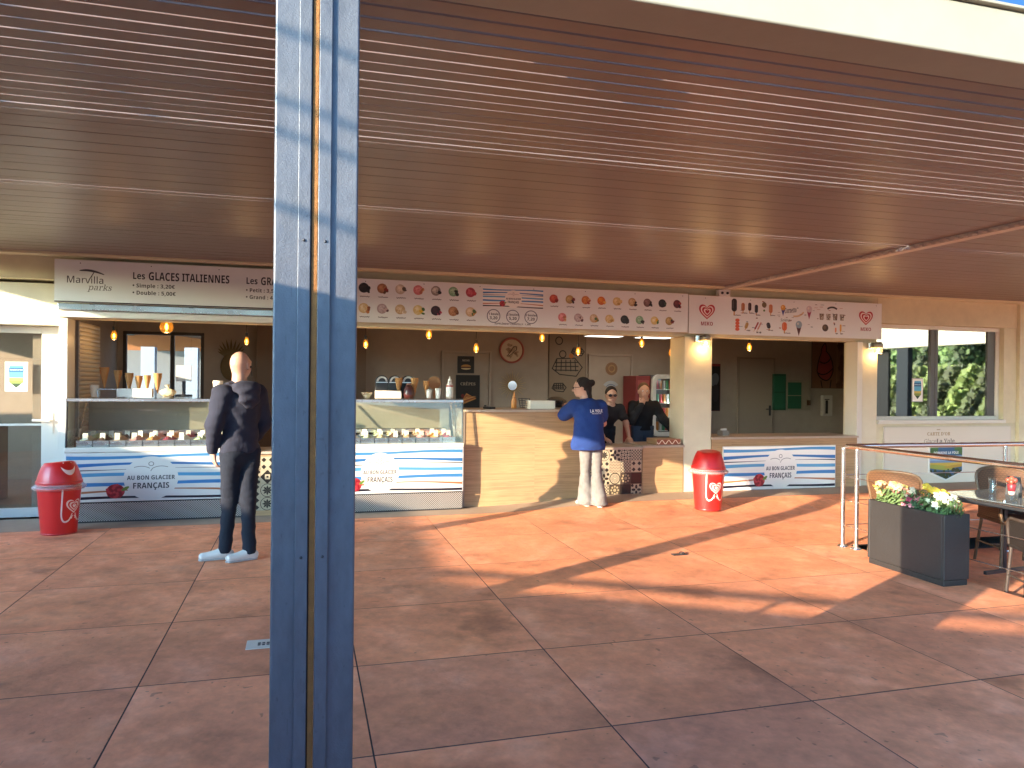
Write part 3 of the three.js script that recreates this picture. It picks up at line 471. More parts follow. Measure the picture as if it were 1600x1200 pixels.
// patterned cement tiles: an atlas of prints, one small block each
const tileTex = canvasTex(1024, 1024, (x) => {
  const n = 4, s = 256;
  for (let k = 0; k < 16; k++) {
    const ox = (k % n) * s, oy = ((k / n) | 0) * s, c = s / 2; x.save(); x.beginPath(); x.rect(ox, oy, s, s); x.clip(); x.translate(ox, oy);
    x.fillStyle = '#d8cbb0'; x.fillRect(0, 0, s, s); x.fillStyle = x.strokeStyle = '#2a2520'; x.lineWidth = 10;
    if (k === 0) { for (let a = 0; a < 8; a++) { x.save(); x.translate(c, c); x.rotate(a * Math.PI / 4); x.beginPath(); x.moveTo(0, 0); x.lineTo(18, -50); x.lineTo(0, -92); x.lineTo(-18, -50); x.fill(); x.restore(); } x.beginPath(); x.arc(c, c, 116, 0, 7); x.stroke(); }
    if (k === 1) { for (let i = 0; i < 5; i++) for (let j = 0; j < 5; j++) if ((i + j) % 2 === 0) { x.save(); x.translate(i * 60 + 8, j * 60 + 8); x.rotate(0.785); x.fillRect(-18, -18, 36, 36); x.restore(); } }
    if (k === 2) { x.fillStyle = '#2f2823'; x.fillRect(0, 0, s, s); }
    if (k === 3) { for (let i = -4; i < 5; i++) { x.beginPath(); x.moveTo(i * 64, 0); x.lineTo(i * 64 + s, s); x.moveTo(i * 64 + s, 0); x.lineTo(i * 64, s); x.stroke(); } }
    if (k === 4) { for (let a = 0; a < 4; a++) { x.save(); x.translate(c, c); x.rotate(a * Math.PI / 2); x.beginPath(); x.ellipse(0, -60, 26, 46, 0, 0, 7); x.fill(); x.beginPath(); x.arc(90, -90, 30, 0, 7); x.fill(); x.restore(); } x.fillStyle = '#d8cbb0'; x.beginPath(); x.arc(c, c, 22, 0, 7); x.fill(); }
    if (k === 5) { x.beginPath(); x.arc(c, c, 112, 0, 7); x.lineWidth = 20; x.stroke(); x.lineWidth = 8; for (let r = 30; r < 100; r += 24) { x.beginPath(); x.arc(c, c, r, 0, 7); x.stroke(); } }
    if (k === 6) { x.fillRect(0, 0, c, c); x.fillRect(c, c, c, c); x.fillStyle = '#d8cbb0'; x.beginPath(); x.arc(c, c, 70, 0, 7); x.fill(); x.fillStyle = '#2a2520'; x.beginPath(); x.arc(c, c, 34, 0, 7); x.fill(); }
    if (k === 7) { for (let i = 0; i < 4; i++) for (let j = 0; j < 4; j++) { x.beginPath(); x.moveTo(i * 64 + 32, j * 64 + 6); x.lineTo(i * 64 + 58, j * 64 + 32); x.lineTo(i * 64 + 32, j * 64 + 58); x.lineTo(i * 64 + 6, j * 64 + 32); x.closePath(); (i + j) % 2 ? x.fill() : x.stroke(); } }
    if (k === 8) { x.fillStyle = '#5a4a3a'; x.fillRect(0, 0, s, s); x.strokeStyle = '#cbb894'; for (let i = 0; i < 6; i++) { x.beginPath(); x.arc(i * 51, 0, 40, 0, 3.2); x.stroke(); x.beginPath(); x.arc(i * 51 + 25, 90, 40, 0, 3.2); x.stroke(); x.beginPath(); x.arc(i * 51, 180, 40, 0, 3.2); x.stroke(); } }
    if (k === 9) { for (const [a, b] of [[64, 64], [192, 64], [64, 192], [192, 192]]) { x.beginPath(); x.moveTo(a, b - 44); x.lineTo(a + 44, b); x.lineTo(a, b + 44); x.lineTo(a - 44, b); x.fill(); } }
    if (k === 10) { x.strokeStyle = '#6a4a38'; for (let i = 0; i < 9; i++) { x.beginPath(); x.moveTo(0, i * 32); for (let q = 0; q <= 8; q++) x.lineTo(q * 32, i * 32 + (q % 2 ? 16 : 0)); x.stroke(); } }
    if (k === 11) { x.beginPath(); x.moveTo(c, 0); x.lineTo(s, c); x.lineTo(c, s); x.lineTo(0, c); x.closePath(); x.fill(); x.fillStyle = '#d8cbb0'; x.fillRect(c - 45, c - 45, 90, 90); x.fillStyle = '#2a2520'; x.fillRect(c - 18, c - 18, 36, 36); }
    if (k === 12) { x.fillStyle = '#54483e'; x.fillRect(0, 0, s, s); x.fillStyle = '#c9b894'; for (let a = 0; a < 8; a++) { x.beginPath(); x.arc(c + 78 * Math.cos(a * 0.785), c + 78 * Math.sin(a * 0.785), 22, 0, 7); x.fill(); } x.beginPath(); x.arc(c, c, 34, 0, 7); x.fill(); }
    if (k > 12) { for (let i = 0; i < 4; i++) for (let j = 0; j < 4; j++) { x.beginPath(); (k === 13 ? x.arc(i * 64 + 32, j * 64 + 32, 20, 0, 7) : x.rect(i * 64 + 12, j * 64 + 12, 40, (k - 13) * 18)); (i * j + k) % 2 ? x.fill() : x.stroke(); } }
    x.strokeStyle = 'rgba(70,58,46,.8)'; x.lineWidth = 6; x.strokeRect(0, 0, s, s); x.restore();
  }
});
const tileMat = new THREE.MeshStandardMaterial({ map: tileTex, color: C(0.6, 0.58, 0.54), roughness: 0.35 });
const tileGs = Array.from({ length: 16 }, (_, k) => { const g = new THREE.BoxGeometry(0.152, 0.152, 0.008), uv = g.attributes.uv; for (let i = 0; i < uv.count; i++) uv.setXY(i, ((k % 4) + 0.03 + 0.94 * uv.getX(i)) / 4, 1 - (((k / 4) | 0) + 1 - 0.03 - 0.94 * uv.getY(i)) / 4); return g; });
function tiles(t, x0, y0, nx, ny, z, pick) { for (let j = 0; j < ny; j++) for (let i = 0; i < nx; i++) mesh('tile', tileGs[pick(i, j)], tileMat, t, [x0 + 0.0775 + i * 0.155, y0 + 0.0775 + j * 0.155, z]); }
const PAT = [[5, 3, 12, 2, 4, 9], [9, 4, 5, 12, 2, 7], [8, 9, 10, 3, 9, 13], [10, 0, 4, 7, 3, 8], [12, 4, 0, 7, 6, 11], [6, 2, 2, 11, 13, 7], [12, 6, 10, 3, 9, 13]];
function counter(label, x0, x1, h, f, name = 'serving_counter', mat = M.oak) {
  const t = thing(name, label, 'counter');
  mesh('front_panel', bx(x0, x1, 0, h - 0.032, f - 0.03, f, 0.003), mat, t);
  mesh('counter_top', bx(x0 - 0.01, x1 + 0.005, h - 0.03, h, f - 0.6, f + 0.03, 0.005), std(0.5, 0.4, 0.31, 0.4, 0, { map: scaled(wear, 1) }), t);
  mesh('end_panel', bx(x0, x0 + 0.03, 0, h - 0.032, f - 0.58, f - 0.031, 0.002), mat, t); mesh('end_panel', bx(x1 - 0.03, x1, 0, h - 0.032, f - 0.58, f - 0.031, 0.002), mat, t);
  return t;
}
{
  const f = Z + 0.07;
  const a = counter('tall pale oak bar counter with a sunlit front beside the woman in blue', 1.945, 3.55, 1.22, f); mesh('end_strip', bx(1.912, 1.944, 0, 1.19, f - 0.4, f + 0.01, 0.003), std(0.33, 0.25, 0.19, 0.5), a); rebase(a);
  const b = counter('low counter faced with patterned black and cream tiles beside the woman in blue', 3.56, 4.365, 0.72, f - 0.01); b.children[0].name = 'tile_backing'; tiles(b, 3.585, 0.075, 5, 4, f - 0.004, (i, j) => PAT[j][i]); mesh('front_panel', bx(3.56, 4.365, 0.697 - 0.0, 0.7 - 0.012 + 0.0 - 0.0, 0, 0, 0), M.oak, new THREE.Group()); rebase(b);
  const c = counter('narrow oak counter end with a white zigzag strip beside the column', 4.37, 4.975, 0.74, f);
  const zz = canvasTex(256, 64, (x, w, h) => { x.fillStyle = '#8a4b30'; x.fillRect(0, 0, w, h); x.strokeStyle = '#e6cdb4'; x.lineWidth = 9; x.beginPath(); for (let i = 0; i <= 64; i++) { const px = i * 4, py = 32 + 20 * Math.sin(i / 64 * 22); i ? x.lineTo(px, py) : x.moveTo(px, py); } x.stroke(); });
  mesh('box', bx(4.57, 4.93, 0.741, 0.82, f - 0.3, f + 0.005, 0.004), M.oak, c); printMesh('zigzag_strip', 0.35, 0.075, print(zz, 0.5), c, 4.75, 0.781, f + 0.008); rebase(c);
  const d = counter('long oak counter below the right hatch behind the striped board', 5.405, 7.795, 0.84, f); rebase(d);
  const e = counter('low tiled counter between the two display freezers behind the man', -0.635, 0.415, 0.74, f + 0.06); tiles(e, -0.62, 0.06, 6, 4, f + 0.065, (i, j) => PAT[(i * 2 + 1 + j) % 7][(j + i) % 6]); rebase(e);
  const s = thing('striped_board', 'blue striped ice cream board fixed to the right oak counter', 'sign', [6.485, 0.1, f + 0.02]);
  mesh('board', bx(-0.92, 0.92, 0, 0.61, -0.008, 0.006, 0.002), M.white, s); printMesh('printed_face', 1.82, 0.59, print(canvasTex(1024, 332, (x, w, h) => glacier(x, 0, 0, w, h, 0.5)), 0.4), s, 0, 0.305, 0.0085);
}

// ---------------------------------------------------------------- wares on the freezers and counters
const coneG = (() => { const l = []; for (let i = 0; i < 2; i++) l.push(lathe([[0.002, 0], [0.01, 0.03], [0.043, 0.185], [0.05, 0.21], [0.046, 0.21], [0.012, 0.04]], 16).translate(0, i * 0.028, 0)); return merge(l); })();
function coneStack(label, x, y, z, s = 1, tilt = 0) { const t = thing('cone_stack', label, 'ice cream cones', [x, y, z], rnd() * 6, 'stacks of ice cream cones on the freezers'); mesh('cones', coneG, M.cone, t, [0, 0, 0], [0, 0, tilt]); t.scale.setScalar(s); return t; }
const T0 = 1.357, zb = Z - 0.35;
function cupStack(name, label, x, y, z, r, h, mat) { const t = thing(name, label, 'cups', [x, y, z]); const n = 5; mesh('cup', lathe([[r * 0.8, 0], [r, h * 0.8], [r * 1.04, h * 0.8], [r * 1.04, h * 0.82], [r * 0.96, h * 0.82], [r * 0.78, 0.01], [0.0, 0.01]], 20), mat, t); for (let i = 1; i < n; i++) mesh('cup_rim', new THREE.TorusGeometry(r * 1.02, 0.003, 5, 20).rotateX(Math.PI / 2), mat, t, [0, h * 0.82 + i * h * 0.04, 0]); mesh('top_cup', lathe([[r * 1.0, h * 0.82], [r * 1.03, h], [r * 0.97, h], [r * 0.9, h * 0.83], [0, h * 0.83]], 20), mat, t); return t; }
{
  cupStack('paper_cups', 'short stack of cream paper cups at the left end of the freezer', -2.3, T0, zb, 0.045, 0.13, M.cup);
  cupStack('paper_cups', 'taller stack of cream paper cups just left of the man', -0.98, T0, zb, 0.055, 0.19, M.cup);
  const rk = thing('cone_rack', 'white cone rack standing on the left freezer', 'cone rack', [-1.86, T0, zb]);
  mesh('box', bx(-0.2, 0.17, 0, 0.09, -0.06, 0.06), M.white, rk); mesh('rail', bx(-0.4, -0.203, 0.075, 0.085, -0.05, 0.05, 0.002), M.steel, rk); mesh('leg', bx(-0.4, -0.39, 0, 0.074, -0.05, 0.05, 0.002), M.steel, rk);
  const ln = ['leftmost wide cone stack hanging in the rack on the left freezer', 'second cone stack from left in the rack on the left freezer', 'cone stack with paler tops in the left freezer rack', 'short cone stack in the middle of the left freezer rack', 'slim cone stack near the right end of the left freezer rack', 'rightmost tall cone stack of the left freezer rack'];
  [[-2.2, 0.1, 1.15], [-2.06, 0.1, 1.0], [-1.94, 0.06, 1.05], [-1.84, 0.05, 0.95], [-1.75, 0.07, 0.9], [-1.64, 0.05, 1.1]].forEach(([x, y, s], i) => coneStack(ln[i], x, T0 + y - 0.02 + 0.0, zb + 0.0, s * 0.92));
  const bag = thing('biscuit_bag', 'crumpled cream bag of biscuits beside the cone rack', 'bag', [-1.52, T0, zb + 0.05]);
  const bg = new THREE.SphereGeometry(0.07, 18, 12).scale(1.2, 0.62, 0.8), bp = bg.attributes.position; for (let i = 0; i < bp.count; i++) { const q = 1 + 0.16 * Math.sin(i * 1.7) * Math.sin(i * 0.31); bp.setXYZ(i, bp.getX(i) * q, bp.getY(i) * q, bp.getZ(i) * q); } bg.computeVertexNormals(); mesh('bag', bg.translate(0, 0.045, 0), std(0.7, 0.56, 0.32, 0.6), bag); mesh('twisted_top', lathe([[0.012, 0], [0.008, 0.02], [0.03, 0.06]], 9), std(0.7, 0.56, 0.32, 0.6), bag, [0.01, 0.08, 0], [0, 0, 0.3]);
  const tab = thing('till_screen', 'pale till screen on a stand behind the left freezer', 'till', [-1.38, T0, zb - 0.15]);
  mesh('screen', bx(-0.085, 0.085, 0.18, 0.37, -0.012, 0.012), std(0.5, 0.48, 0.45, 0.5), tab, [0, 0, 0], [0, 0.05, 0]); mesh('stand', bx(-0.02, 0.02, 0.02, 0.2, -0.03, -0.013), M.darkMetal, tab); mesh('foot', bx(-0.09, 0.09, 0, 0.02, -0.07, 0.05), M.black, tab);
  // right freezer
  const bowl = thing('metal_bowl', 'small metal bowl at the left of the right freezer top', 'bowl', [0.77, T0, zb]); mesh('bowl', lathe([[0, 0], [0.04, 0.004], [0.075, 0.06], [0.08, 0.062], [0.07, 0.058], [0.036, 0.012], [0, 0.01]], 24), M.steel, bowl);
  const cb = thing('cone_box', 'low cream cone box in front of the black cone dispensers', 'box', [1.03, T0, zb + 0.05]); mesh('box', bx(-0.16, 0.16, 0, 0.085, -0.05, 0.05), M.cup, cb); for (let i = 0; i < 3; i++) mesh('hole_rim', new THREE.TorusGeometry(0.03, 0.003, 5, 18).rotateX(Math.PI / 2), M.black, cb, [-0.1 + i * 0.1, 0.087, 0]);
  ['left', 'middle', 'right'].forEach((w, i) => { const d = thing('cone_dispenser', `${w} one of three black arched cone dispensers on the right freezer`, 'dispenser', [0.96 + i * 0.165, T0, zb - 0.12]); const s = new THREE.Shape(); s.moveTo(-0.075, 0); s.lineTo(0.075, 0); s.lineTo(0.075, 0.2); s.absarc(0, 0.2, 0.075, 0, Math.PI); s.closePath(); mesh('housing', new THREE.ExtrudeGeometry(s, { depth: 0.1, bevelEnabled: true, bevelSize: 0.004, bevelThickness: 0.004, bevelSegments: 1 }), M.black, d); mesh('arch_label', new THREE.RingGeometry(0.045, 0.068, 20, 1, 0, Math.PI), std(0.5, 0.46, 0.4, 0.6), d, [0, 0.2, 0.106]); mesh('lid_line', bx(-0.075, 0.075, 0.185, 0.195, 0.105, 0.108, 0), M.steel, d); });
  const ln2 = ['leftmost cone stack before the dispensers on the right freezer', 'tall cone stack beside the dark jar on the right freezer', 'slim cone stack behind the white cups on the right freezer'];
  [[1.17, 1.0], [1.37, 1.0], [1.52, 0.85]].forEach(([x, s], i) => coneStack(ln2[i], x, T0 + 0.01, zb + 0.0, s));
  const jar = thing('topping_jar', 'dark brown rounded topping jar on the right freezer', 'jar', [1.29, T0, zb + 0.06]); mesh('jar', lathe([[0, 0], [0.06, 0], [0.075, 0.05], [0.06, 0.12], [0.035, 0.16], [0, 0.16]], 24), std(0.07, 0.02, 0.02, 0.3), jar); mesh('lid', cyl(0.037, 0.03, 0.02, 20, 0, 0.16, 0), std(0.25, 0.1, 0.06, 0.5), jar);
  cupStack('white_cup', 'small white cup left of its twin on the right freezer', 1.55, T0, zb + 0.03, 0.034, 0.1, M.paper); cupStack('white_cup', 'slightly taller white cup beside the white bottle', 1.67, T0, zb + 0.03, 0.036, 0.12, M.paper);
  const bt = thing('sauce_bottle', 'tall white sauce bottle at the right end of the freezer', 'bottle', [1.82, T0, zb + 0.03]); mesh('bottle', lathe([[0, 0], [0.045, 0], [0.047, 0.02], [0.045, 0.15], [0.028, 0.19], [0.024, 0.21], [0, 0.21]], 24), M.paper, bt); mesh('cap', lathe([[0.025, 0.21], [0.025, 0.235], [0.012, 0.24], [0.007, 0.275], [0, 0.277]], 16), M.paper, bt); mesh('label_band', cyl(0.0465, 0.0465, 0.02, 24, 0, 0.14, 0), std(0.5, 0.12, 0.08, 0.5), bt);
  const pd = thing('waffle_paddle', 'round wooden paddle leaning behind the white cups', 'paddle', [1.66, T0, zb - 0.2]); mesh('blade', new THREE.CylinderGeometry(0.085, 0.085, 0.015, 28).rotateX(Math.PI / 2), std(0.34, 0.16, 0.06, 0.55), pd, [0, 0.19, 0]); mesh('grip', bx(-0.012, 0.012, 0, 0.105, -0.007, 0.007, 0.003), std(0.34, 0.16, 0.06, 0.55), pd);
  const nb2 = thing('napkin_box', 'small dark napkin box at the left end of the right hatch counter', 'napkin box', [5.75, 0.84, Z - 0.2], 0.3); mesh('box', bx(-0.07, 0.07, 0, 0.075, -0.05, 0.05), std(0.3, 0.26, 0.22, 0.5), nb2); mesh('napkins', bx(-0.05, 0.05, 0.0751, 0.1, -0.015, 0.015, 0.002), M.paper, nb2, [0, 0, 0], [0.1, 0, 0.06]);
  const ct = thing('card_terminal', 'small dark card terminal lying on the bar counter near the woman in blue', 'card terminal', [2.3, 1.22, Z - 0.12], 0.5); mesh('case', bx(-0.04, 0.04, 0, 0.03, -0.08, 0.08, 0.008), M.black, ct); mesh('screen', bx(-0.03, 0.03, 0.0302, 0.032, -0.07, -0.02, 0), std(0.15, 0.2, 0.25, 0.2), ct);
  // bar counter
  const yb = 1.22;
  const wb = thing('white_box', 'low white cardboard box on the bar counter', 'box', [3.03, yb, Z - 0.25]); mesh('box', bx(-0.17, 0.17, 0, 0.1, -0.12, 0.12), M.cup, wb); mesh('flap', bx(-0.172, 0.172, 0.101, 0.105, -0.122, 0.124, 0.001), M.paper, wb);
  const ob = thing('squeeze_bottle', 'orange pointed squeeze bottle on the bar counter', 'bottle', [2.68, yb, Z - 0.3]); mesh('bottle', lathe([[0, 0], [0.035, 0], [0.036, 0.1], [0.02, 0.14], [0.006, 0.22], [0, 0.222]], 20), std(0.6, 0.22, 0.05, 0.4), ob); mesh('collar', cyl(0.022, 0.02, 0.014, 18, 0, 0.135, 0), std(0.45, 0.14, 0.03, 0.4), ob);
  const gl = thing('wire_basket', 'small dark wire basket between the orange bottle and white box', 'basket', [2.83, yb, Z - 0.33]); for (let i = 0; i < 5; i++) mesh('hoop', new THREE.TorusGeometry(0.055 + 0.006 * i, 0.003, 5, 22).rotateX(Math.PI / 2), M.darkMetal, gl, [0, 0.01 + i * 0.03, 0]); for (let i = 0; i < 8; i++) mesh('stay', rod([0.055 * Math.cos(i * 0.785), 0.01, 0.055 * Math.sin(i * 0.785)], [0.079 * Math.cos(i * 0.785), 0.13, 0.079 * Math.sin(i * 0.785)], 0.003, 5), M.darkMetal, gl);
  const wf = thing('waffle_iron', 'dark domed waffle iron at the back of the bar counter', 'waffle iron', [3.3, yb, Z - 0.38]); mesh('lower_plate', lathe([[0, 0.02], [0.13, 0.02], [0.14, 0.06], [0.13, 0.075], [0, 0.075]], 28), M.darkMetal, wf); mesh('lid', lathe([[0.14, 0.08], [0.135, 0.11], [0.08, 0.15], [0, 0.16]], 28), M.black, wf); mesh('handle', rod([0, 0.09, 0.13], [0, 0.1, 0.25], 0.013), M.black, wf); for (const a of [0.6, 2.6, 4.6]) mesh('foot', cyl(0.012, 0.012, 0.02, 8, 0.1 * Math.cos(a), 0, 0.1 * Math.sin(a)), M.rubber, wf);
}

// ---------------------------------------------------------------- lamps
const glow = (r, g, b, i) => new THREE.MeshStandardMaterial({ color: C(0.2, 0.15, 0.1), emissive: C(r, g, b), emissiveIntensity: i, roughness: 0.5 });
const filM = glow(1, 0.52, 0.1, 4), amber = phys({ color: C(1, 0.72, 0.3), roughness: 0.05, transmission: 0.9, thickness: 0, emissive: C(1, 0.5, 0.08), emissiveIntensity: 0.12 });
const bulbs = [[-2.16, 2.08, 1.0, 'leftmost bulb, over the cone rack'], [-1.59, 2.21, 1.5, 'large round bulb high over the left freezer'], [-0.68, 2.05, 0.9, 'bulb hanging above the man'], [0.77, 2.05, 1, 'bulb just right of the blue post'], [1.59, 2.2, 1.15, 'bulb above the white cups'], [2.23, 2.03, 1.1, 'bulb in front of the left interior door'], [3.16, 2.2, 1.1, 'bulb beside the round wall plaque'], [3.69, 2.02, 1, 'bulb in front of the brown wall panel'], [4.66, 2.16, 1.1, 'bulb above the two staff'], [5.13, 2.03, 1, 'bulb beside the column, over the fridge'], [6.42, 2.14, 1.05, 'only bulb in the right hatch']];
bulbs.forEach(([x, y, s, w], i) => {
  const t = thing('pendant_bulb', 'amber filament bulb on a dark cord: ' + w, 'pendant lamp', [x, y, Z - 0.6], 0, 'filament bulbs hanging inside the kiosk');
  mesh('glass_bulb', lathe([[0.0, -0.065 * s], [0.018 * s, -0.062 * s], [0.032 * s, -0.04 * s], [0.035 * s, -0.012 * s], [0.026 * s, 0.025 * s], [0.016 * s, 0.05 * s]].map((p) => [i === 1 ? p[0] * 1.5 : p[0], p[1]]), 20), amber, t);
  mesh('filament', new THREE.SphereGeometry(0.014 * s, 10, 8).scale(0.8, 2.0, 0.8), filM, t, [0, -0.015 * s, 0]);
  mesh('socket', cyl(0.019, 0.016, 0.05, 14, 0, 0.045 * s, 0), M.black, t);
  mesh('cord', rod([0, 0.05 * s + 0.04, 0], [0, 2.7 - y, 0], 0.004, 6), M.black, t);
  const p = new THREE.PointLight(new THREE.Color(1, 0.6, 0.25), i === 10 ? 0.12 : 0.035, 0, 2); p.position.set(0, -0.085 * s, 0.0); p.shadow.radius = 2; p.castShadow = true; t.add(p);
});
[[5.22, 2.2, 'wall lamp', 'caged bulkhead lamp on the column left of the right hatch', Z + 0.062], [8.08, 2.17, 'wall lamp', 'caged bulkhead lamp on the pillar beside the right window', Z + 0.022]].forEach(([x, y, c, l, z]) => {
  const t = thing('bulkhead_lamp', l, c, [x, y, z]);
  mesh('bracket', bx(-0.1, 0.02, -0.06, 0.03, 0.0, 0.05, 0.006), M.steel, t); mesh('housing', lathe([[0, 0.04], [0.04, 0.04], [0.062, 0.01], [0.062, -0.04], [0, -0.04]], 22), std(0.3, 0.31, 0.27, 0.3, 0.7), t, [0.03, 0, 0.09]);
  mesh('globe', lathe([[0.045, -0.04], [0.048, -0.08], [0.03, -0.115], [0, -0.125]], 20), phys({ color: C(1, 0.9, 0.7), roughness: 0.1, transmission: 0.8, thickness: 0, emissive: C(1, 0.6, 0.2), emissiveIntensity: 0.5 }), t, [0.03, 0, 0.09]);
  mesh('bulb', new THREE.SphereGeometry(0.02, 10, 8), glow(1, 0.62, 0.2, 4), t, [0.03, -0.07, 0.09]);
  for (let k = 0; k < 3; k++) mesh('cage_ring', new THREE.TorusGeometry(0.066 - k * 0.004, 0.004, 6, 24).rotateX(Math.PI / 2), M.steel, t, [0.03, -0.065 - k * 0.028, 0.09]);
  for (let k = 0; k < 6; k++) mesh('cage_bar', rod([0.03 + 0.064 * Math.cos(k * 1.047), -0.04, 0.09 + 0.064 * Math.sin(k * 1.047)], [0.03 + 0.05 * Math.cos(k * 1.047), -0.135, 0.09 + 0.05 * Math.sin(k * 1.047)], 0.003, 5), M.steel, t);
  const p = new THREE.PointLight(new THREE.Color(1, 0.62, 0.25), 0.06, 0, 2); p.position.set(0.03, -0.14, 0.09); p.shadow.radius = 2; p.castShadow = true; t.add(p);
});
[[5.0, 'left'], [5.95, 'right']].forEach(([x, w]) => {
  const t = thing('ceiling_panel_lamp', `flat bright ceiling lamp, the ${w} one of the pair above the staff`, 'ceiling lamp', [x, 2.37, -11.9]);
  mesh('frame', bx(-0.32, 0.32, 0.004, 0.03, -0.16, 0.16, 0.004), M.white, t); mesh('diffuser', bx(-0.3, 0.3, -0.002, 0.003, -0.14, 0.14, 0), glow(1, 0.92, 0.8, 0.5), t);
  for (const s of [-0.28, 0.28]) mesh('wire', rod([s, 0.03, 0], [s, 0.33, 0], 0.002, 5), M.steel, t);
  const a = new THREE.RectAreaLight(new THREE.Color(1, 0.92, 0.8), 0.3, 0.58, 0.26); a.position.set(0, -0.006, 0); a.rotation.x = -Math.PI / 2; t.add(a);
});

// ---------------------------------------------------------------- things on the walls of the room
const BZ = -12.785;
function flat(name, label, cat, x, y, w, h, tex, frame = M.black, z = BZ, t = 0.015) {
  const g = thing(name, label, cat, [x, y, z]);
  mesh('board', bx(-w / 2, w / 2, -h / 2, h / 2, 0, t, 0.002), frame, g); printMesh('print', w - 0.02, h - 0.02, print(tex, 0.6), g, 0, 0, t + 0.002); return g;
}
{
  const dz = -12.763;
  flat('crepe_poster', 'small dark poster with a filled bun on the left interior door', 'poster', 2.75, 1.86, 0.3, 0.3, canvasTex(256, 256, (x, w) => { x.fillStyle = '#1d1715'; x.fillRect(0, 0, w, w); txt(x, 'MENU', 128, 60, 40, '#cbbfae', 'serif', 'bold', 'center'); x.fillStyle = '#b98542'; x.beginPath(); x.ellipse(128, 160, 80, 36, 0, Math.PI, 0); x.fill(); x.fillStyle = '#6b3420'; x.fillRect(50, 160, 156, 18); x.fillStyle = '#e6cf9c'; x.beginPath(); x.ellipse(128, 184, 80, 24, 0, 0, Math.PI); x.fill(); }), M.black, dz);
  flat('crepe_poster', 'larger dark poster with folded pancakes lower on the left interior door', 'poster', 2.79, 1.39, 0.43, 0.58, canvasTex(256, 344, (x, w, h) => { x.fillStyle = '#1a1614'; x.fillRect(0, 0, w, h); txt(x, 'CRÊPES', 128, 90, 44, '#b9ae9c', 'serif', 'bold', 'center'); for (let i = 0; i < 4; i++) { x.fillStyle = ['#c98b4a', '#a0562a', '#d9a562', '#b06a34'][i]; x.beginPath(); x.moveTo(30 + i * 18, 330 - i * 28); x.lineTo(225, 250 - i * 12); x.lineTo(110, 190 + i * 20); x.fill(); } x.fillStyle = '#7a1e1a'; x.beginPath(); x.arc(70, 220, 20, 0, 7); x.fill(); }), M.black, dz);
  const rd = thing('round_plaque', 'round red rimmed wall plaque with a drawn cornet', 'wall plaque', [3.59, 2.13, BZ]);
  mesh('rim', new THREE.TorusGeometry(0.215, 0.018, 8, 40), std(0.4, 0.1, 0.08, 0.5), rd, [0, 0, 0.02]); mesh('disc', new THREE.CircleGeometry(0.205, 40), print(canvasTex(256, 256, (x, w) => { x.fillStyle = '#c9b7a0'; x.fillRect(0, 0, w, w); x.fillStyle = '#6b4a36'; for (let i = 0; i < 20; i++) { x.globalAlpha = 0.4; x.beginPath(); x.ellipse(rr(60, 200), rr(60, 200), rr(10, 34), rr(6, 16), rr(0, 3), 0, 7); x.fill(); } x.globalAlpha = 1; x.strokeStyle = '#33221c'; x.lineWidth = 7; x.beginPath(); x.moveTo(80, 190); x.lineTo(150, 90); x.quadraticCurveTo(190, 60, 180, 120); x.lineTo(95, 195); x.stroke(); }), 0.6), rd, [0, 0, 0.015]);
  const mr = thing('sunburst_mirror', 'round mirror ringed with straw rays on the back wall', 'mirror', [3.61, 1.5, BZ]);
  mesh('mirror_glass', new THREE.CylinderGeometry(0.085, 0.085, 0.012, 32).rotateX(Math.PI / 2), std(0.5, 0.53, 0.56, 0.06, 1), mr, [0, 0, 0.012]); mesh('ring', new THREE.TorusGeometry(0.09, 0.008, 8, 32), M.gold, mr, [0, 0, 0.018]);
  for (let i = 0; i < 28; i++) { const a = i / 28 * 6.283, L = i % 2 ? 0.26 : 0.2; mesh('ray', rod([0.1 * Math.cos(a), 0.1 * Math.sin(a), 0.012], [L * Math.cos(a), L * Math.sin(a), 0.012], 0.006, 5, 0.003), std(0.55, 0.4, 0.2, 0.7), mr); }
  const wv = canvasTex(384, 700, (x, w, h) => { x.fillStyle = '#8a7966'; x.fillRect(0, 0, w, h); x.strokeStyle = '#17120f'; x.fillStyle = '#17120f'; x.lineWidth = 9; x.lineJoin = 'round'; const q = (cx, cy, s) => { x.beginPath(); x.moveTo(cx - s, cy); x.lineTo(cx - s * 0.7, cy - s * 0.6); x.lineTo(cx + s * 0.5, cy - s * 0.65); x.lineTo(cx + s, cy - s * 0.1); x.lineTo(cx + s * 0.6, cy + s * 0.45); x.lineTo(cx - s * 0.5, cy + s * 0.35); x.closePath(); x.stroke(); for (let i = 0; i < 5; i++) { x.beginPath(); x.moveTo(cx - s * 0.7 + i * s * 0.3, cy - s * 0.55); x.lineTo(cx - s * 0.75 + i * s * 0.33, cy + s * 0.15); x.stroke(); } for (let i = 0; i < 3; i++) { x.beginPath(); x.moveTo(cx - s * 0.85, cy - s * 0.35 + i * s * 0.22); x.lineTo(cx + s * 0.75, cy - s * 0.4 + i * s * 0.25); x.stroke(); } }; q(190, 330, 160); q(105, 520, 75); q(300, 170, 70); x.beginPath(); x.arc(100, 60, 36, 0, 7); x.stroke(); x.beginPath(); x.arc(140, 190, 34, 0, 7); x.stroke(); x.fillStyle = '#b06a30'; x.beginPath(); x.arc(230, 205, 24, 0, 7); x.fill(); x.fillStyle = '#3d5a34'; x.beginPath(); x.ellipse(330, 520, 18, 26, 0.4, 0, 7); x.fill(); });
  flat('waffle_print', 'tall brown wall print with black line drawings of waffles', 'wall print', 4.655, 1.78, 0.72, 1.34, wv, M.inDark, -12.784, 0.01);
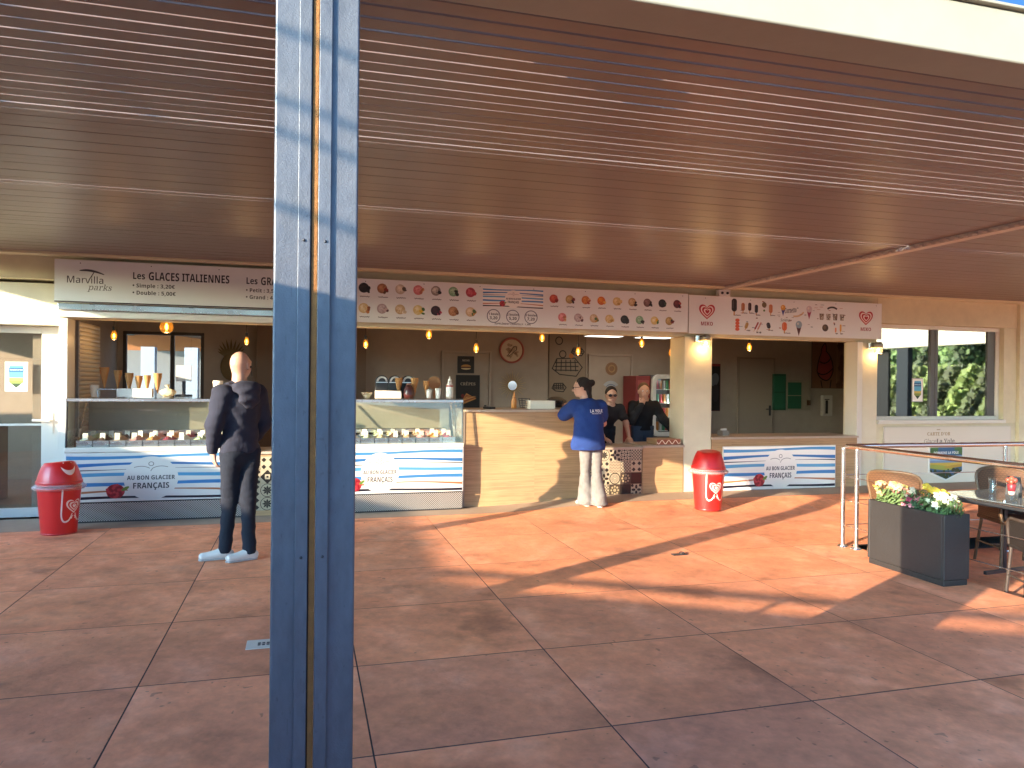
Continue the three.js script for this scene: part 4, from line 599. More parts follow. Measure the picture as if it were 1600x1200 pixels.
  const pk = thing('round_sticker', 'small brown round sticker on the right interior door', 'sticker', [5.52, 1.83, dz]); mesh('disc', new THREE.CylinderGeometry(0.12, 0.12, 0.006, 32).rotateX(Math.PI / 2), std(0.24, 0.12, 0.05, 0.5), pk, [0, 0, 0.004]); mesh('ring', new THREE.TorusGeometry(0.06, 0.012, 6, 24), std(0.4, 0.24, 0.1, 0.5), pk, [0, 0, 0.008]);
  const gu = thing('fan_sticker', 'pale blue fan shaped sticker under the round sticker', 'sticker', [5.51, 1.44, dz]); const fs = new THREE.Shape(); fs.moveTo(0, 0); fs.lineTo(-0.15, 0.09); fs.absarc(0, -0.02, 0.185, 2.5, 0.64, true); fs.closePath(); mesh('fan', new THREE.ExtrudeGeometry(fs, { depth: 0.004, bevelEnabled: false }), std(0.42, 0.44, 0.47, 0.5), gu, [0, 0, 0.002]); mesh('stripe', new THREE.RingGeometry(0.11, 0.125, 16, 1, 0.7, 1.75), std(0.12, 0.16, 0.25, 0.5), gu, [0, -0.02, 0.0075]);
  // pineapple silhouette on the left wall
  const pa = thing('pineapple_decoration', 'golden pineapple silhouette on the wall left of the man', 'wall decoration', [-1.13, 1.56, BZ]);
  mesh('fruit', new THREE.SphereGeometry(1, 20, 14).scale(0.16, 0.22, 0.02), std(0.2, 0.13, 0.045, 0.6, 0, { map: scaled(wear, 8) }), pa, [0, 0.2, 0.012]);
  for (let i = 0; i < 11; i++) { const a = (i - 5) * 0.22, L = 0.2 + 0.08 * Math.cos(a * 2), lf = new THREE.Shape(); lf.moveTo(-0.025, 0); lf.quadraticCurveTo(-0.02, L * 0.6, 0, L); lf.quadraticCurveTo(0.02, L * 0.6, 0.025, 0); mesh('leaf', new THREE.ExtrudeGeometry(lf, { depth: 0.006, bevelEnabled: false }), std(0.16, 0.11, 0.04, 0.6), pa, [Math.sin(a) * 0.08, 0.38, 0.01 + 0.001 * i], [0, 0, -a]); }
  // tall drinks fridge with lit interior
  const fr = thing('drinks_fridge', 'tall white framed drinks fridge with lit shelves behind the staff', 'fridge', [6.36, 0.02, -12.4]);
  const shp = new THREE.Shape(); const rrct = (s, w, h, r, y0) => { s.moveTo(-w / 2 + r, y0); s.lineTo(w / 2 - r, y0); s.absarc(w / 2 - r, y0 + r, r, -Math.PI / 2, 0); s.lineTo(w / 2, y0 + h - r); s.absarc(w / 2 - r, y0 + h - r, r, 0, Math.PI / 2); s.lineTo(-w / 2 + r, y0 + h); s.absarc(-w / 2 + r, y0 + h - r, r, Math.PI / 2, Math.PI); s.lineTo(-w / 2, y0 + r); s.absarc(-w / 2 + r, y0 + r, r, Math.PI, Math.PI * 1.5); };
  rrct(shp, 0.64, 1.1, 0.12, 0.6); const hl = new THREE.Path(); rrct(hl, 0.52, 0.98, 0.09, 0.66); shp.holes.push(hl);
  mesh('door_frame', new THREE.ExtrudeGeometry(shp, { depth: 0.05, bevelEnabled: true, bevelSize: 0.008, bevelThickness: 0.008, bevelSegments: 2 }), M.white, fr, [0, 0, 0.25]);
  mesh('cabinet', merge([bx(-0.32, -0.27, 0.6, 1.7, -0.3, 0.24), bx(0.27, 0.32, 0.6, 1.7, -0.3, 0.24), bx(-0.268, 0.268, 0.6, 1.68, -0.3, -0.27), bx(-0.32, 0.32, 0, 0.597, -0.3, 0.28), bx(-0.268, 0.268, 1.65, 1.7, -0.268, 0.24)]), std(0.1, 0.1, 0.1, 0.5), fr);
  for (let k = 0; k < 4; k++) { const sh = mesh('shelf', bx(-0.268, 0.268, 0.68 + k * 0.25, 0.69 + k * 0.25, -0.265, 0.2, 0), M.white, fr);
    for (let i = 0; i < 7; i++) mesh('can', cyl(0.03, 0.03, 0.16, 12, -0.22 + i * 0.065, 0.691 + k * 0.25, 0.15), std(...[[0.5, 0.03, 0.03], [0.55, 0.2, 0.05], [0.5, 0.5, 0.5], [0.05, 0.2, 0.1]][(i + k) % 4], 0.3, 0.4), sh); }
  mesh('light_tube', cyl(0.014, 0.014, 0.72, 10, 0.225, 0.8, 0.2), glow(0.8, 0.95, 1, 0.8), fr); const fp = new THREE.PointLight(new THREE.Color(0.8, 0.95, 1), 0.06); fp.position.set(0.19, 1.2, 0.22); fp.castShadow = true; fr.add(fp);
  mesh('glass', bx(-0.265, 0.265, 0.66, 1.64, 0.262, 0.266, 0), M.glass, fr);
  const fb = thing('red_drinks_cabinet', 'dark red drinks cabinet standing left of the fridge', 'cabinet', [5.9, 0.02, -12.45]); mesh('cabinet', bx(-0.145, 0.145, 0, 1.68, -0.3, 0.25, 0.01), std(0.2, 0.02, 0.02, 0.5), fb); mesh('lit_sign', bx(-0.11, 0.11, 1.36, 1.6, 0.252, 0.258, 0.002), std(0.3, 0.06, 0.05, 0.5), fb); mesh('band', bx(-0.09, 0.06, 1.46, 1.5, 0.259, 0.262, 0), std(0.55, 0.42, 0.38, 0.5), fb);
  // right room
  flat('tall_poster', 'tall dark framed poster at the left edge of the right hatch', 'poster', 7.7, 1.5, 0.24, 0.92, canvasTex(128, 480, (x, w, h) => { x.fillStyle = '#1c1a1c'; x.fillRect(0, 0, w, h); x.fillStyle = '#5a6068'; x.beginPath(); x.ellipse(60, 160, 50, 70, 0.3, 0, 7); x.fill(); x.fillStyle = '#2e2a30'; x.beginPath(); x.ellipse(70, 300, 44, 90, 0, 0, 7); x.fill(); x.fillStyle = '#7a1a1a'; x.fillRect(0, 0, w, 20); }), std(0.16, 0.03, 0.03, 0.5));
  const g1 = thing('menu_holder', 'narrow green wall cabinet beside the right room door', 'cabinet', [9.125, 1.06, BZ]); mesh('case', bx(-0.145, 0.145, 0, 0.72, 0, 0.06), std(0.02, 0.1, 0.06, 0.4), g1); for (let i = 0; i < 2; i++) mesh('front', bx(-0.125, 0.125, 0.03 + i * 0.34, 0.34 + i * 0.34, 0.061, 0.068), std(0.025, 0.14, 0.085, 0.35), g1);
  const g2 = thing('menu_holder', 'wider lower green wall cabinet with a pale right side', 'cabinet', [9.53, 1.06, BZ]); mesh('case', bx(-0.25, 0.3, 0, 0.6, 0, 0.08), std(0.33, 0.29, 0.22, 0.5), g2); for (let i = 0; i < 2; i++) mesh('front', bx(-0.23, 0.08, 0.03 + i * 0.27, 0.285 + i * 0.27, 0.081, 0.088), std(0.025, 0.13, 0.08, 0.35), g2); mesh('lock', bx(0.22, 0.29, 0.1, 0.2, 0.081, 0.1), std(0.12, 0.06, 0.03, 0.5), g2);
  flat('cornet_print', 'brown wall print with a pink soft ice drawing outlined in black', 'wall print', 10.36, 2.0, 0.92, 1.0, canvasTex(384, 420, (x, w, h) => { x.fillStyle = '#7a5540'; x.fillRect(0, 0, w, h); x.fillStyle = '#8f6a50'; x.fillRect(250, 0, 8, h); for (let i = 0; i < 14; i++) { scrib(x, rr(270, 370), rr(20, 400), 60, 40, '#5b3a2a'); } x.lineWidth = 10; x.strokeStyle = '#150d0c'; x.fillStyle = '#8d3b3c'; x.beginPath(); x.moveTo(130, 30); x.quadraticCurveTo(150, 70, 140, 100); x.quadraticCurveTo(210, 150, 215, 260); x.quadraticCurveTo(200, 340, 150, 355); x.quadraticCurveTo(70, 350, 50, 270); x.quadraticCurveTo(60, 180, 90, 120); x.quadraticCurveTo(90, 60, 130, 30); x.fill(); x.stroke(); x.beginPath(); x.moveTo(60, 290); x.quadraticCurveTo(130, 330, 210, 250); x.moveTo(75, 190); x.quadraticCurveTo(140, 230, 190, 160); x.stroke(); x.beginPath(); x.moveTo(90, 355); x.lineTo(105, 420); x.moveTo(195, 350); x.lineTo(185, 420); x.stroke(); }), M.inDark);
  const pp = thing('paper_dispenser', 'white wall dispenser under the brown cornet print', 'dispenser', [10.24, 0.94, BZ]); mesh('case', bx(-0.11, 0.11, 0, 0.42, 0, 0.09, 0.01), std(0.5, 0.45, 0.4, 0.5), pp); mesh('window', bx(-0.06, 0.0, 0.05, 0.32, 0.0905, 0.093, 0.001), M.darkMetal, pp); mesh('handle', bx(-0.08, 0.02, 0.33, 0.345, 0.0905, 0.11, 0.002), M.black, pp);
  const kn = thing('wall_socket', 'small dark round wall socket right of the white dispenser', 'socket', [10.75, 0.96, BZ]); mesh('plate', new THREE.CylinderGeometry(0.045, 0.045, 0.01, 20).rotateX(Math.PI / 2), std(0.4, 0.35, 0.3, 0.5), kn, [0, 0, 0.006]); mesh('socket', new THREE.CylinderGeometry(0.028, 0.028, 0.012, 16).rotateX(Math.PI / 2), M.black, kn, [0, 0, 0.016]);
  // inside the shop behind the glass door
  const su = thing('shop_shelf', 'low open shelf unit behind the glass door', 'shelf', [-4.2, 0.015, -10.7]); for (let k = 0; k < 3; k++) mesh('shelf', bx(-0.6, 0.55, 0.1 + k * 0.4, 0.13 + k * 0.4, -0.2, 0.2), std(0.35, 0.27, 0.2, 0.6), su); for (const x of [-0.6, 0.0, 0.52]) mesh('upright', bx(x, x + 0.03, 0, 0.93, -0.2, 0.2), std(0.3, 0.23, 0.17, 0.6), su); mesh('back', bx(-0.6, 0.55, 0, 0.93, -0.22, -0.201), std(0.15, 0.11, 0.08, 0.7), su);
  const ti = thing('shop_till', 'dark till with a blue screen behind the glass door', 'till', [-4.05, 0.945, -10.7]); mesh('drawer', bx(-0.3, 0.3, 0.0, 0.12, -0.2, 0.2, 0.01), M.black, ti); mesh('screen', bx(-0.17, 0.17, 0, 0.3, -0.02, 0.02), M.black, ti, [0, 0.13, 0], [-0.35, 0.5, 0]); mesh('display', bx(-0.12, 0.12, 0.03, 0.26, 0.0205, 0.0225, 0), std(0.1, 0.2, 0.4, 0.3), ti.children[1]);
  const shield = (x, w, h) => { x.fillStyle = '#f0ede6'; x.fillRect(0, 0, w, h); x.save(); x.translate(w * 0.14, h * 0.09); const a = w * 0.72, b = h * 0.82; x.beginPath(); x.moveTo(a * 0.08, 0); x.lineTo(a * 0.92, 0); x.quadraticCurveTo(a, b * 0.1, a, b * 0.2); x.lineTo(a * 0.97, b * 0.75); x.quadraticCurveTo(a * 0.7, b * 0.88, a * 0.5, b); x.quadraticCurveTo(a * 0.3, b * 0.88, a * 0.03, b * 0.75); x.lineTo(0, b * 0.2); x.quadraticCurveTo(0, b * 0.1, a * 0.08, 0); x.closePath(); x.clip(); x.fillStyle = '#5aa9c9'; x.fillRect(0, 0, a, b); x.fillStyle = '#2b5f86'; x.fillRect(0, b * 0.1, a, b * 0.2); txt(x, 'DOMAINE LA YOLE', a / 2, b * 0.2, a * 0.12, '#e8eef2', 'sans-serif', 'bold', 'center', a * 0.86); x.fillStyle = '#c5b25a'; x.fillRect(0, b * 0.55, a, b * 0.15); x.fillStyle = '#7d8f45'; x.fillRect(0, b * 0.68, a, b * 0.14); x.fillStyle = '#2c4526'; for (let i = 0; i < 9; i++) { x.beginPath(); x.arc(a * i / 8, b * 0.86, a * 0.09, 0, 7); x.fill(); } x.fillRect(0, b * 0.86, a, b * 0.2); x.restore(); };
  flat('door_sticker', 'white sheet with a blue and green shield emblem on the glass door', 'sticker', -3.09, 1.57, 0.225, 0.33, canvasTex(192, 280, shield), M.white, Z - 0.372, 0.002);
  flat('window_sticker', 'small shield emblem sticker on the right window pane', 'sticker', 9.05, 1.51, 0.21, 0.36, canvasTex(192, 320, (x, w, h) => { shield(x, w, h); }), std(0.4, 0.4, 0.38, 0.5), Z - 0.118, 0.002);
  // panel under the right window
  const pn = thing('wall_sign', 'pale advertising panel with a landscape shield below the right window', 'sign', [9.53, 0.1, Z]);
  mesh('board', bx(-1.22, 1.2, 0, 0.86, 0, 0.025, 0.004), std(0.62, 0.55, 0.45, 0.5), pn);
  printMesh('printed_face', 2.38, 0.84, print(canvasTex(1024, 362, (x, w, h) => { x.fillStyle = '#d9cfbf'; x.fillRect(0, 0, w, h); txt(x, "CARTE D'OR", 425, 44, 30, '#9a7a4a', 'serif', 'bold', 'center'); txt(x, 'Glaces', 360, 92, 38, '#8a7a68', 'serif', 'italic', 'center'); txt(x, 'La Yole', 482, 92, 40, '#5a5048', 'serif', 'bold', 'center'); x.fillStyle = '#b5a48c'; x.fillRect(408, 12, 30, 8); }), 0.45), pn, -0.01, 0.43, 0.0275);
  const ss = new THREE.Shape(); ss.moveTo(-0.33, 0.26); ss.lineTo(0.33, 0.26); ss.lineTo(0.33, -0.14); ss.lineTo(0, -0.27); ss.lineTo(-0.33, -0.14); ss.closePath();
  const st = canvasTex(512, 420, (x, w, h) => { const g = x.createLinearGradient(0, 0, 0, h); x.fillStyle = '#2d5b80'; x.fillRect(0, 0, w, h); x.fillStyle = '#3d6a3a'; for (let i = 0; i < 40; i++) { x.beginPath(); x.arc(i < 20 ? rr(0, 110) : rr(400, 512), rr(0, 90), 20, 0, 7); x.fill(); } txt(x, 'DOMAINE LA YOLE', 256, 70, 46, '#e9eef0', 'sans-serif', 'bold', 'center', 400); x.fillStyle = '#8fb0cc'; x.fillRect(0, 110, w, 90); x.fillStyle = '#6f8db0'; for (let i = 0; i < 9; i++) { x.beginPath(); x.ellipse(i * 64, 200, 60, 24, 0, 0, 7); x.fill(); } x.fillStyle = '#c9a94a'; x.fillRect(0, 200, w, 50); x.fillStyle = '#9aa04a'; x.beginPath(); x.ellipse(150, 262, 240, 30, 0.1, 0, 7); x.fill(); x.fillStyle = '#b5913d'; x.beginPath(); x.ellipse(400, 250, 180, 18, -0.1, 0, 7); x.fill(); x.fillStyle = '#243a1e'; for (let i = 0; i < 60; i++) { x.beginPath(); x.arc(rr(0, w), rr(290, 420), rr(12, 28), 0, 7); x.fill(); } });
  const em = mesh('shield_emblem', new THREE.ExtrudeGeometry(ss, { depth: 0.012, bevelEnabled: false }), M.white, pn, [-0.08, 0.3, 0.028]);
  const sg = new THREE.ShapeGeometry(new THREE.Shape([[-0.305, 0.24], [0.305, 0.24], [0.305, -0.125], [0, -0.245], [-0.305, -0.125]].map((p) => new THREE.Vector2(...p)))); { const uv = sg.attributes.uv, p = sg.attributes.position; for (let i = 0; i < uv.count; i++) uv.setXY(i, (p.getX(i) + 0.305) / 0.61, (p.getY(i) + 0.245) / 0.485); } mesh('landscape_print', sg, print(st, 0.4), em, [0, 0, 0.0135]);
}

// ---------------------------------------------------------------- litter bins
function makeBin(label, x, z, ry, spin) {
  const t = thing('litter_bin', label, 'litter bin', [x, ramp(x, z), z], ry, 'red round bins standing by the counters');
  const body = canvasTex(1024, 352, (c, w, h) => {
    c.fillStyle = '#d61f1c'; c.fillRect(0, 0, w, h); c.strokeStyle = c.fillStyle = '#f6d9cf'; c.lineCap = 'round'; c.lineJoin = 'round';
    const U = (m) => w * 0.16 + m * 742, Y = (m) => h * (1 - m / 0.475);
    for (const s of [-1, 1]) { c.lineWidth = 13; c.beginPath(); c.moveTo(U(s * 0.14), Y(0.45)); c.lineTo(U(s * 0.15), Y(0.22)); c.quadraticCurveTo(U(s * 0.15), Y(0.13), U(s * 0.1), Y(0.13)); c.quadraticCurveTo(U(s * 0.06), Y(0.135), U(s * 0.045), Y(0.165)); c.stroke(); c.lineWidth = 9; for (const d of [-1, 0, 1]) { c.beginPath(); c.moveTo(U(s * 0.045), Y(0.165)); c.lineTo(U(s * (0.012 + 0.01 * Math.abs(d))), Y(0.185 + d * 0.022)); c.stroke(); } }
    c.save(); c.translate(U(0), Y(0.285)); c.scale(1, 0.82); heartLogo(c, 0, 0, 70, '#f6d9cf', '#d61f1c'); c.restore();
  });
  const lidT = canvasTex(1024, 256, (c, w, h) => { c.fillStyle = '#d61f1c'; c.fillRect(0, 0, w, h); const X = w * 0.16; c.fillStyle = '#f8dcd0'; c.beginPath(); c.moveTo(X - 78, 120); c.quadraticCurveTo(X, 235, X + 78, 120); c.quadraticCurveTo(X, 170, X - 78, 120); c.fill(); c.strokeStyle = '#d61f1c'; c.lineWidth = 5; c.beginPath(); c.moveTo(X - 55, 152); c.quadraticCurveTo(X, 205, X + 55, 152); c.stroke(); for (const s of [-1, 1]) { c.beginPath(); c.arc(X + s * 48, 92, 8, 0, 7); c.fill(); } });
  const rm = (tex) => phys({ map: tex, roughness: 0.38, clearcoat: 0.25, clearcoatRoughness: 0.35, bumpMap: scaled(bumpFine, 3), bumpScale: 0.0008 });
  mesh('body', lathe([[0.178, 0.0], [0.189, 0.1188], [0.2, 0.2375], [0.211, 0.356], [0.222, 0.475]], 48), rm(body), t);
  mesh('foot_ring', lathe([[0.0, 0.004], [0.182, 0.004], [0.184, 0.012], [0.179, 0.02]], 40), M.red, t);
  mesh('clear_rim', lathe([[0.215, 0.44], [0.25, 0.445], [0.272, 0.465], [0.27, 0.478], [0.25, 0.49], [0.222, 0.515], [0.216, 0.515]], 48), M.redClear, t);
  // hood: a dome whose top is cut on a slant
  const hood = lathe([[0.228, 0.49], [0.226, 0.52], [0.216, 0.57], [0.199, 0.62], [0.178, 0.67], [0.15, 0.715], [0.12, 0.735], [0.06, 0.745], [0, 0.748]], 48), p = hood.attributes.position;
  for (let i = 0; i < p.count; i++) { const x0 = p.getX(i), y0 = p.getY(i), lim = 0.715 + 0.1 * x0 + 0.05 * p.getZ(i); if (y0 > lim) p.setY(i, lim + (y0 - lim) * 0.12); }
  hood.computeVertexNormals(); mesh('hood', hood, rm(lidT), t, [0, 0, 0], [0, spin, 0]); mesh('hood_band', lathe([[0.222, 0.505], [0.2345, 0.506], [0.2335, 0.53], [0.221, 0.531]], 48), M.red, t);
  t.scale.set(0.89, 1, 0.89); return t;
}
makeBin('round red litter bin with a smile and heart logo beside the glass door', -2.36, -8.42, 0.05, -0.25);
makeBin('round red litter bin with a heart logo standing against the column', 4.83, -8.14, -1.0, 2.4);

// ---------------------------------------------------------------- railing, planter, flowers
const RX = 5.13, RZ = -6.08;
function railing(label, pts, hr, cabs) {
  const t = thing('railing', label, 'railing');
  pts.forEach(([x, z]) => { const p = mesh('post', rod([x, -0.12, z], [x, 0.955, z], 0.021, 16), M.steel, t); mesh('base_plate', cyl(0.05, 0.045, 0.012, 20, x, x < 5.16 ? 0.001 : -0.119, z), M.steel, p); mesh('cap', new THREE.SphereGeometry(0.021, 12, 8), M.steel, p, [x, 0.955, z]); });
  mesh('handrail', rod(...hr, 0.024, 16), M.steel, t); for (const y of cabs) mesh('cable', rod([hr[0][0], y, hr[0][2]], [hr[1][0], y, hr[1][2]], 0.004, 6), M.steel, t);
  return rebase(t);
}
railing('steel cable railing running toward the viewer behind the planter', [[RX, RZ + 0.14], [RX, -4.1], [RX, -2.4]], [[RX, 0.98, RZ], [RX, 1.0, -2.2]], [0.2, 0.45, 0.68]);
railing('steel cable railing running right behind the wicker chairs', [[RX - 0.04, RZ], [7.0, RZ + 0.1], [9, RZ + 0.2]], [[RX, 0.98, RZ], [9.4, 0.985, RZ + 0.22]], [0.21, 0.45, 0.7]);
const planter = thing('planter_box', 'long dark grey rectangular planter box in front of the railing', 'planter', [4.97, 0, -5.06], 0);
{
  const g = std(0.027, 0.026, 0.026, 0.55, 0, { map: scaled(wear, 1.2), bumpMap: scaled(bumpFine, 5), bumpScale: 0.002 });
  mesh('box', merge([bx(-0.125, 0.125, 0.05, 0.565, 0.385, 0.41, 0.006), bx(-0.125, 0.125, 0.05, 0.565, -0.41, -0.385, 0.006), bx(-0.125, -0.1, 0.05, 0.565, -0.384, 0.384, 0.006), bx(0.1, 0.125, 0.05, 0.565, -0.384, 0.384, 0.006)]), g, planter);
  mesh('plinth', bx(-0.118, 0.118, 0.0, 0.048, -0.4, 0.4, 0.006), g, planter); mesh('soil', uvm(new THREE.PlaneGeometry(0.2, 0.76, 6, 20).rotateX(-Math.PI / 2)), std(0.06, 0.04, 0.03, 1), planter, [0, 0.52, 0]);
}
const leafS = new THREE.Shape(); leafS.moveTo(0, 0); leafS.quadraticCurveTo(0.016, 0.02, 0, 0.055); leafS.quadraticCurveTo(-0.016, 0.02, 0, 0);
const leafGeo = new THREE.ShapeGeometry(leafS, 3); { const p = leafGeo.attributes.position; for (let i = 0; i < p.count; i++) p.setZ(i, -6 * p.getY(i) ** 2 + 2 * Math.abs(p.getX(i))); leafGeo.computeVertexNormals(); }
const petalGeo = (() => { const l = []; for (let k = 0; k < 5; k++) { const s = new THREE.CircleGeometry(0.013, 7).scale(0.85, 1.1, 1).translate(0, 0.014, 0.003).rotateX(-0.35).rotateZ(k * 1.2566); l.push(s); } l.push(new THREE.SphereGeometry(0.006, 6, 4).translate(0, 0, 0.003)); return merge(l); })();
const leafMs = [[0.07, 0.13, 0.03], [0.05, 0.1, 0.03], [0.1, 0.16, 0.045]].map((c) => phys({ color: C(...c), roughness: 0.7, side: THREE.DoubleSide, transmission: 0.15, thickness: 0 }));
function scatter(geo, n, place) { const l = []; const q = new THREE.Quaternion(), m = new THREE.Matrix4(); for (let i = 0; i < n; i++) { const [p, e, s] = place(i); q.setFromEuler(new THREE.Euler(...e)); m.compose(V(...p), q, V(s, s, s)); l.push(geo.clone().applyMatrix4(m)); } return merge(l); }
function flowerPlant(label, dz, cols, n, hgt = 0.13, dx = 0) {
  const t = thing('flowering_plant', label, 'flowers', [4.97 + dx, 0.52, -5.06 + dz]);
  mesh('foliage', scatter(leafGeo, 190, () => { const a = rr(0, 6.28), r = 0.1 * Math.sqrt(rnd()), y = rr(0, hgt * 0.8); return [[Math.cos(a) * r, y, Math.sin(a) * r * 1.1], [rr(0.1, 1.4), a * -1 + rr(-0.8, 0.8) + 1.57, 0], rr(0.7, 1.3)]; }), leafMs[Math.floor(rnd() * 3)], t);
  mesh('stem', merge(Array.from({ length: 8 }, (_, i) => rod([rr(-0.03, 0.03), 0, rr(-0.03, 0.03)], [rr(-0.08, 0.08), hgt * 0.9, rr(-0.09, 0.09)], 0.002, 4))), leafMs[1], t);
  cols.forEach((c, k) => mesh('blossoms', scatter(petalGeo, Math.ceil(n * 0.7), () => { const a = rr(0, 6.28), r = 0.115 * Math.sqrt(rnd()); return [[Math.cos(a) * r, hgt * rr(0.75, 1.2) + 0.03 - r * 0.35, Math.sin(a) * r * 1.15], [rr(-1.6, -0.6), rr(-0.6, 0.6), rr(0, 6)], rr(1.0, 1.6)]; }), std(...c, 0.6, 0, { side: THREE.DoubleSide }), t));
}
flowerPlant('clump of peach and yellow flowers at the far end of the planter', -0.3, [[0.75, 0.4, 0.2], [0.8, 0.58, 0.16]], 18, 0.17);
flowerPlant('clump of salmon and cream flowers second from the far end', -0.16, [[0.72, 0.3, 0.2], [0.75, 0.6, 0.4]], 15, 0.15);
flowerPlant('low clump of dark pink flowers in the middle of the planter', 0.0, [[0.4, 0.05, 0.09], [0.6, 0.2, 0.22]], 12, 0.08);
flowerPlant('clump with large yellow flowers toward the near end', 0.16, [[0.8, 0.5, 0.05]], 14, 0.19);
flowerPlant('clump of white flowers at the near end of the planter', 0.29, [[0.8, 0.78, 0.62], [0.8, 0.76, 0.5]], 20, 0.15);

// ---------------------------------------------------------------- wicker chairs, table
const wick = canvasTex(256, 256, (x, w) => { x.fillStyle = '#4a2f1b'; x.fillRect(0, 0, w, w); for (let i = 0; i < 16; i++) for (let j = 0; j < 16; j++) { x.fillStyle = (i + j) % 2 ? '#5f3f25' : '#50341d'; (i + j) % 2 ? x.fillRect(i * 16 - 2, j * 16 + 3, 20, 10) : x.fillRect(i * 16 + 3, j * 16 - 2, 10, 20); x.fillStyle = '#2e1c10'; x.fillRect(i * 16 - 1, j * 16 - 1, 4, 4); } }); wick.wrapS = wick.wrapT = THREE.RepeatWrapping;
const wickD = canvasTex(256, 256, (x, w) => { x.fillStyle = '#100b09'; x.fillRect(0, 0, w, w); for (let i = 0; i < 16; i++) for (let j = 0; j < 16; j++) { x.fillStyle = (i + j) % 2 ? '#221813' : '#19120e'; (i + j) % 2 ? x.fillRect(i * 16 - 2, j * 16 + 3, 20, 10) : x.fillRect(i * 16 + 3, j * 16 - 2, 10, 20); } }); wickD.wrapS = wickD.wrapT = THREE.RepeatWrapping;
function bent(w0, w1, h, curve, lean) { const g = new THREE.BoxGeometry(1, 1, 0.014, 14, 8, 1), p = g.attributes.position, uv = g.attributes.uv; for (let i = 0; i < p.count; i++) { const v = p.getY(i) + 0.5, w = w0 + (w1 - w0) * v, u = p.getX(i); uv.setXY(i, (u + 0.5) * w * 3.4, v * h * 3.4); p.setXYZ(i, u * w, v * h + 0.025 * (1 - 4 * u * u) * v, p.getZ(i) - lean * v + curve * 4 * u * u); } g.computeVertexNormals(); return g; }
function wickerChair(label, x, z, ry, dark) {
  const t = thing('wicker_chair', label, 'chair', [x, -0.12, z], ry, 'wicker chairs on the seating terrace'), tex = dark ? wickD : wick;
  const m = new THREE.MeshStandardMaterial({ map: tex, roughness: 0.7, bumpMap: tex, bumpScale: 0.004, side: THREE.DoubleSide }), fm = dark ? std(0.05, 0.035, 0.028, 0.45) : std(0.12, 0.07, 0.035, 0.5);
  mesh('seat', uvm(new RoundedBoxGeometry(0.46, 0.04, 0.44, 2, 0.015), 3.4), m, t, [0, 0.44, 0.0]);
  mesh('backrest', bent(0.4, 0.46, 0.42, 0.06, 0.09), m, t, [0, 0.455, -0.2]);
  mesh('back_frame', tube([[-0.2, 0.45, -0.15], [-0.225, 0.66, -0.185], [-0.225, 0.86, -0.225], [0, 0.905, -0.29], [0.225, 0.86, -0.225], [0.225, 0.66, -0.185], [0.2, 0.45, -0.15]], 0.014, 40, 8), fm, t);
  for (const s of [-1, 1]) { mesh('armrest', tube([[s * 0.215, 0.66, -0.18], [s * 0.255, 0.665, 0], [s * 0.25, 0.64, 0.17], [s * 0.225, 0.45, 0.205]], 0.014, 20, 8), fm, t); mesh('leg', rod([s * 0.24, 0, 0.22], [s * 0.215, 0.44, 0.19], 0.014, 10), fm, t); mesh('leg', rod([s * 0.23, 0, -0.24], [s * 0.2, 0.46, -0.17], 0.014, 10), fm, t); mesh('stretcher', rod([s * 0.23, 0.2, -0.21], [s * 0.23, 0.2, 0.2], 0.009, 8), fm, t); mesh('side_panel', uvm(new THREE.BoxGeometry(0.012, 0.19, 0.34), 3.4), m, t, [s * 0.235, 0.555, 0.0]); }
  mesh('stretcher', rod([-0.23, 0.2, 0.0], [0.23, 0.2, 0.0], 0.009, 8), fm, t);
  return t;
}
wickerChair('light brown wicker chair behind the far end of the planter', 5.47, -5.72, 2.0, false);
wickerChair('light brown wicker chair behind the glass table', 6.5, -5.45, -0.35, false);
wickerChair('dark wicker chair at the right edge, nearest the viewer', 5.56, -4.32, 2.75, true);
const table = thing('glass_table', 'small dark table with a glass top beside the wicker chairs', 'table', [5.95, -0.12, -4.98], 0.1);
mesh('frame', merge([bx(-0.42, 0.42, 0.69, 0.735, -0.4, -0.36), bx(-0.42, 0.42, 0.69, 0.735, 0.36, 0.4), bx(-0.42, -0.38, 0.69, 0.735, -0.358, 0.358), bx(0.38, 0.42, 0.69, 0.735, -0.358, 0.358)]), M.darkMetal, table);
mesh('table_top', bx(-0.43, 0.43, 0.737, 0.747, -0.41, 0.41, 0.003), phys({ color: C(0.25, 0.27, 0.27), roughness: 0.03, transmission: 0.5, thickness: 0, ior: 1.5 }), table);
for (const [x, z] of [[-0.39, -0.37], [0.39, -0.37], [-0.39, 0.37], [0.39, 0.37]]) mesh('leg', bx(x - 0.02, x + 0.02, 0, 0.689, z - 0.02, z + 0.02), M.darkMetal, table);
mesh('cross_bar', bx(-0.37, 0.37, 0.1, 0.13, -0.015, 0.015), M.darkMetal, table);
const TY = 0.628;
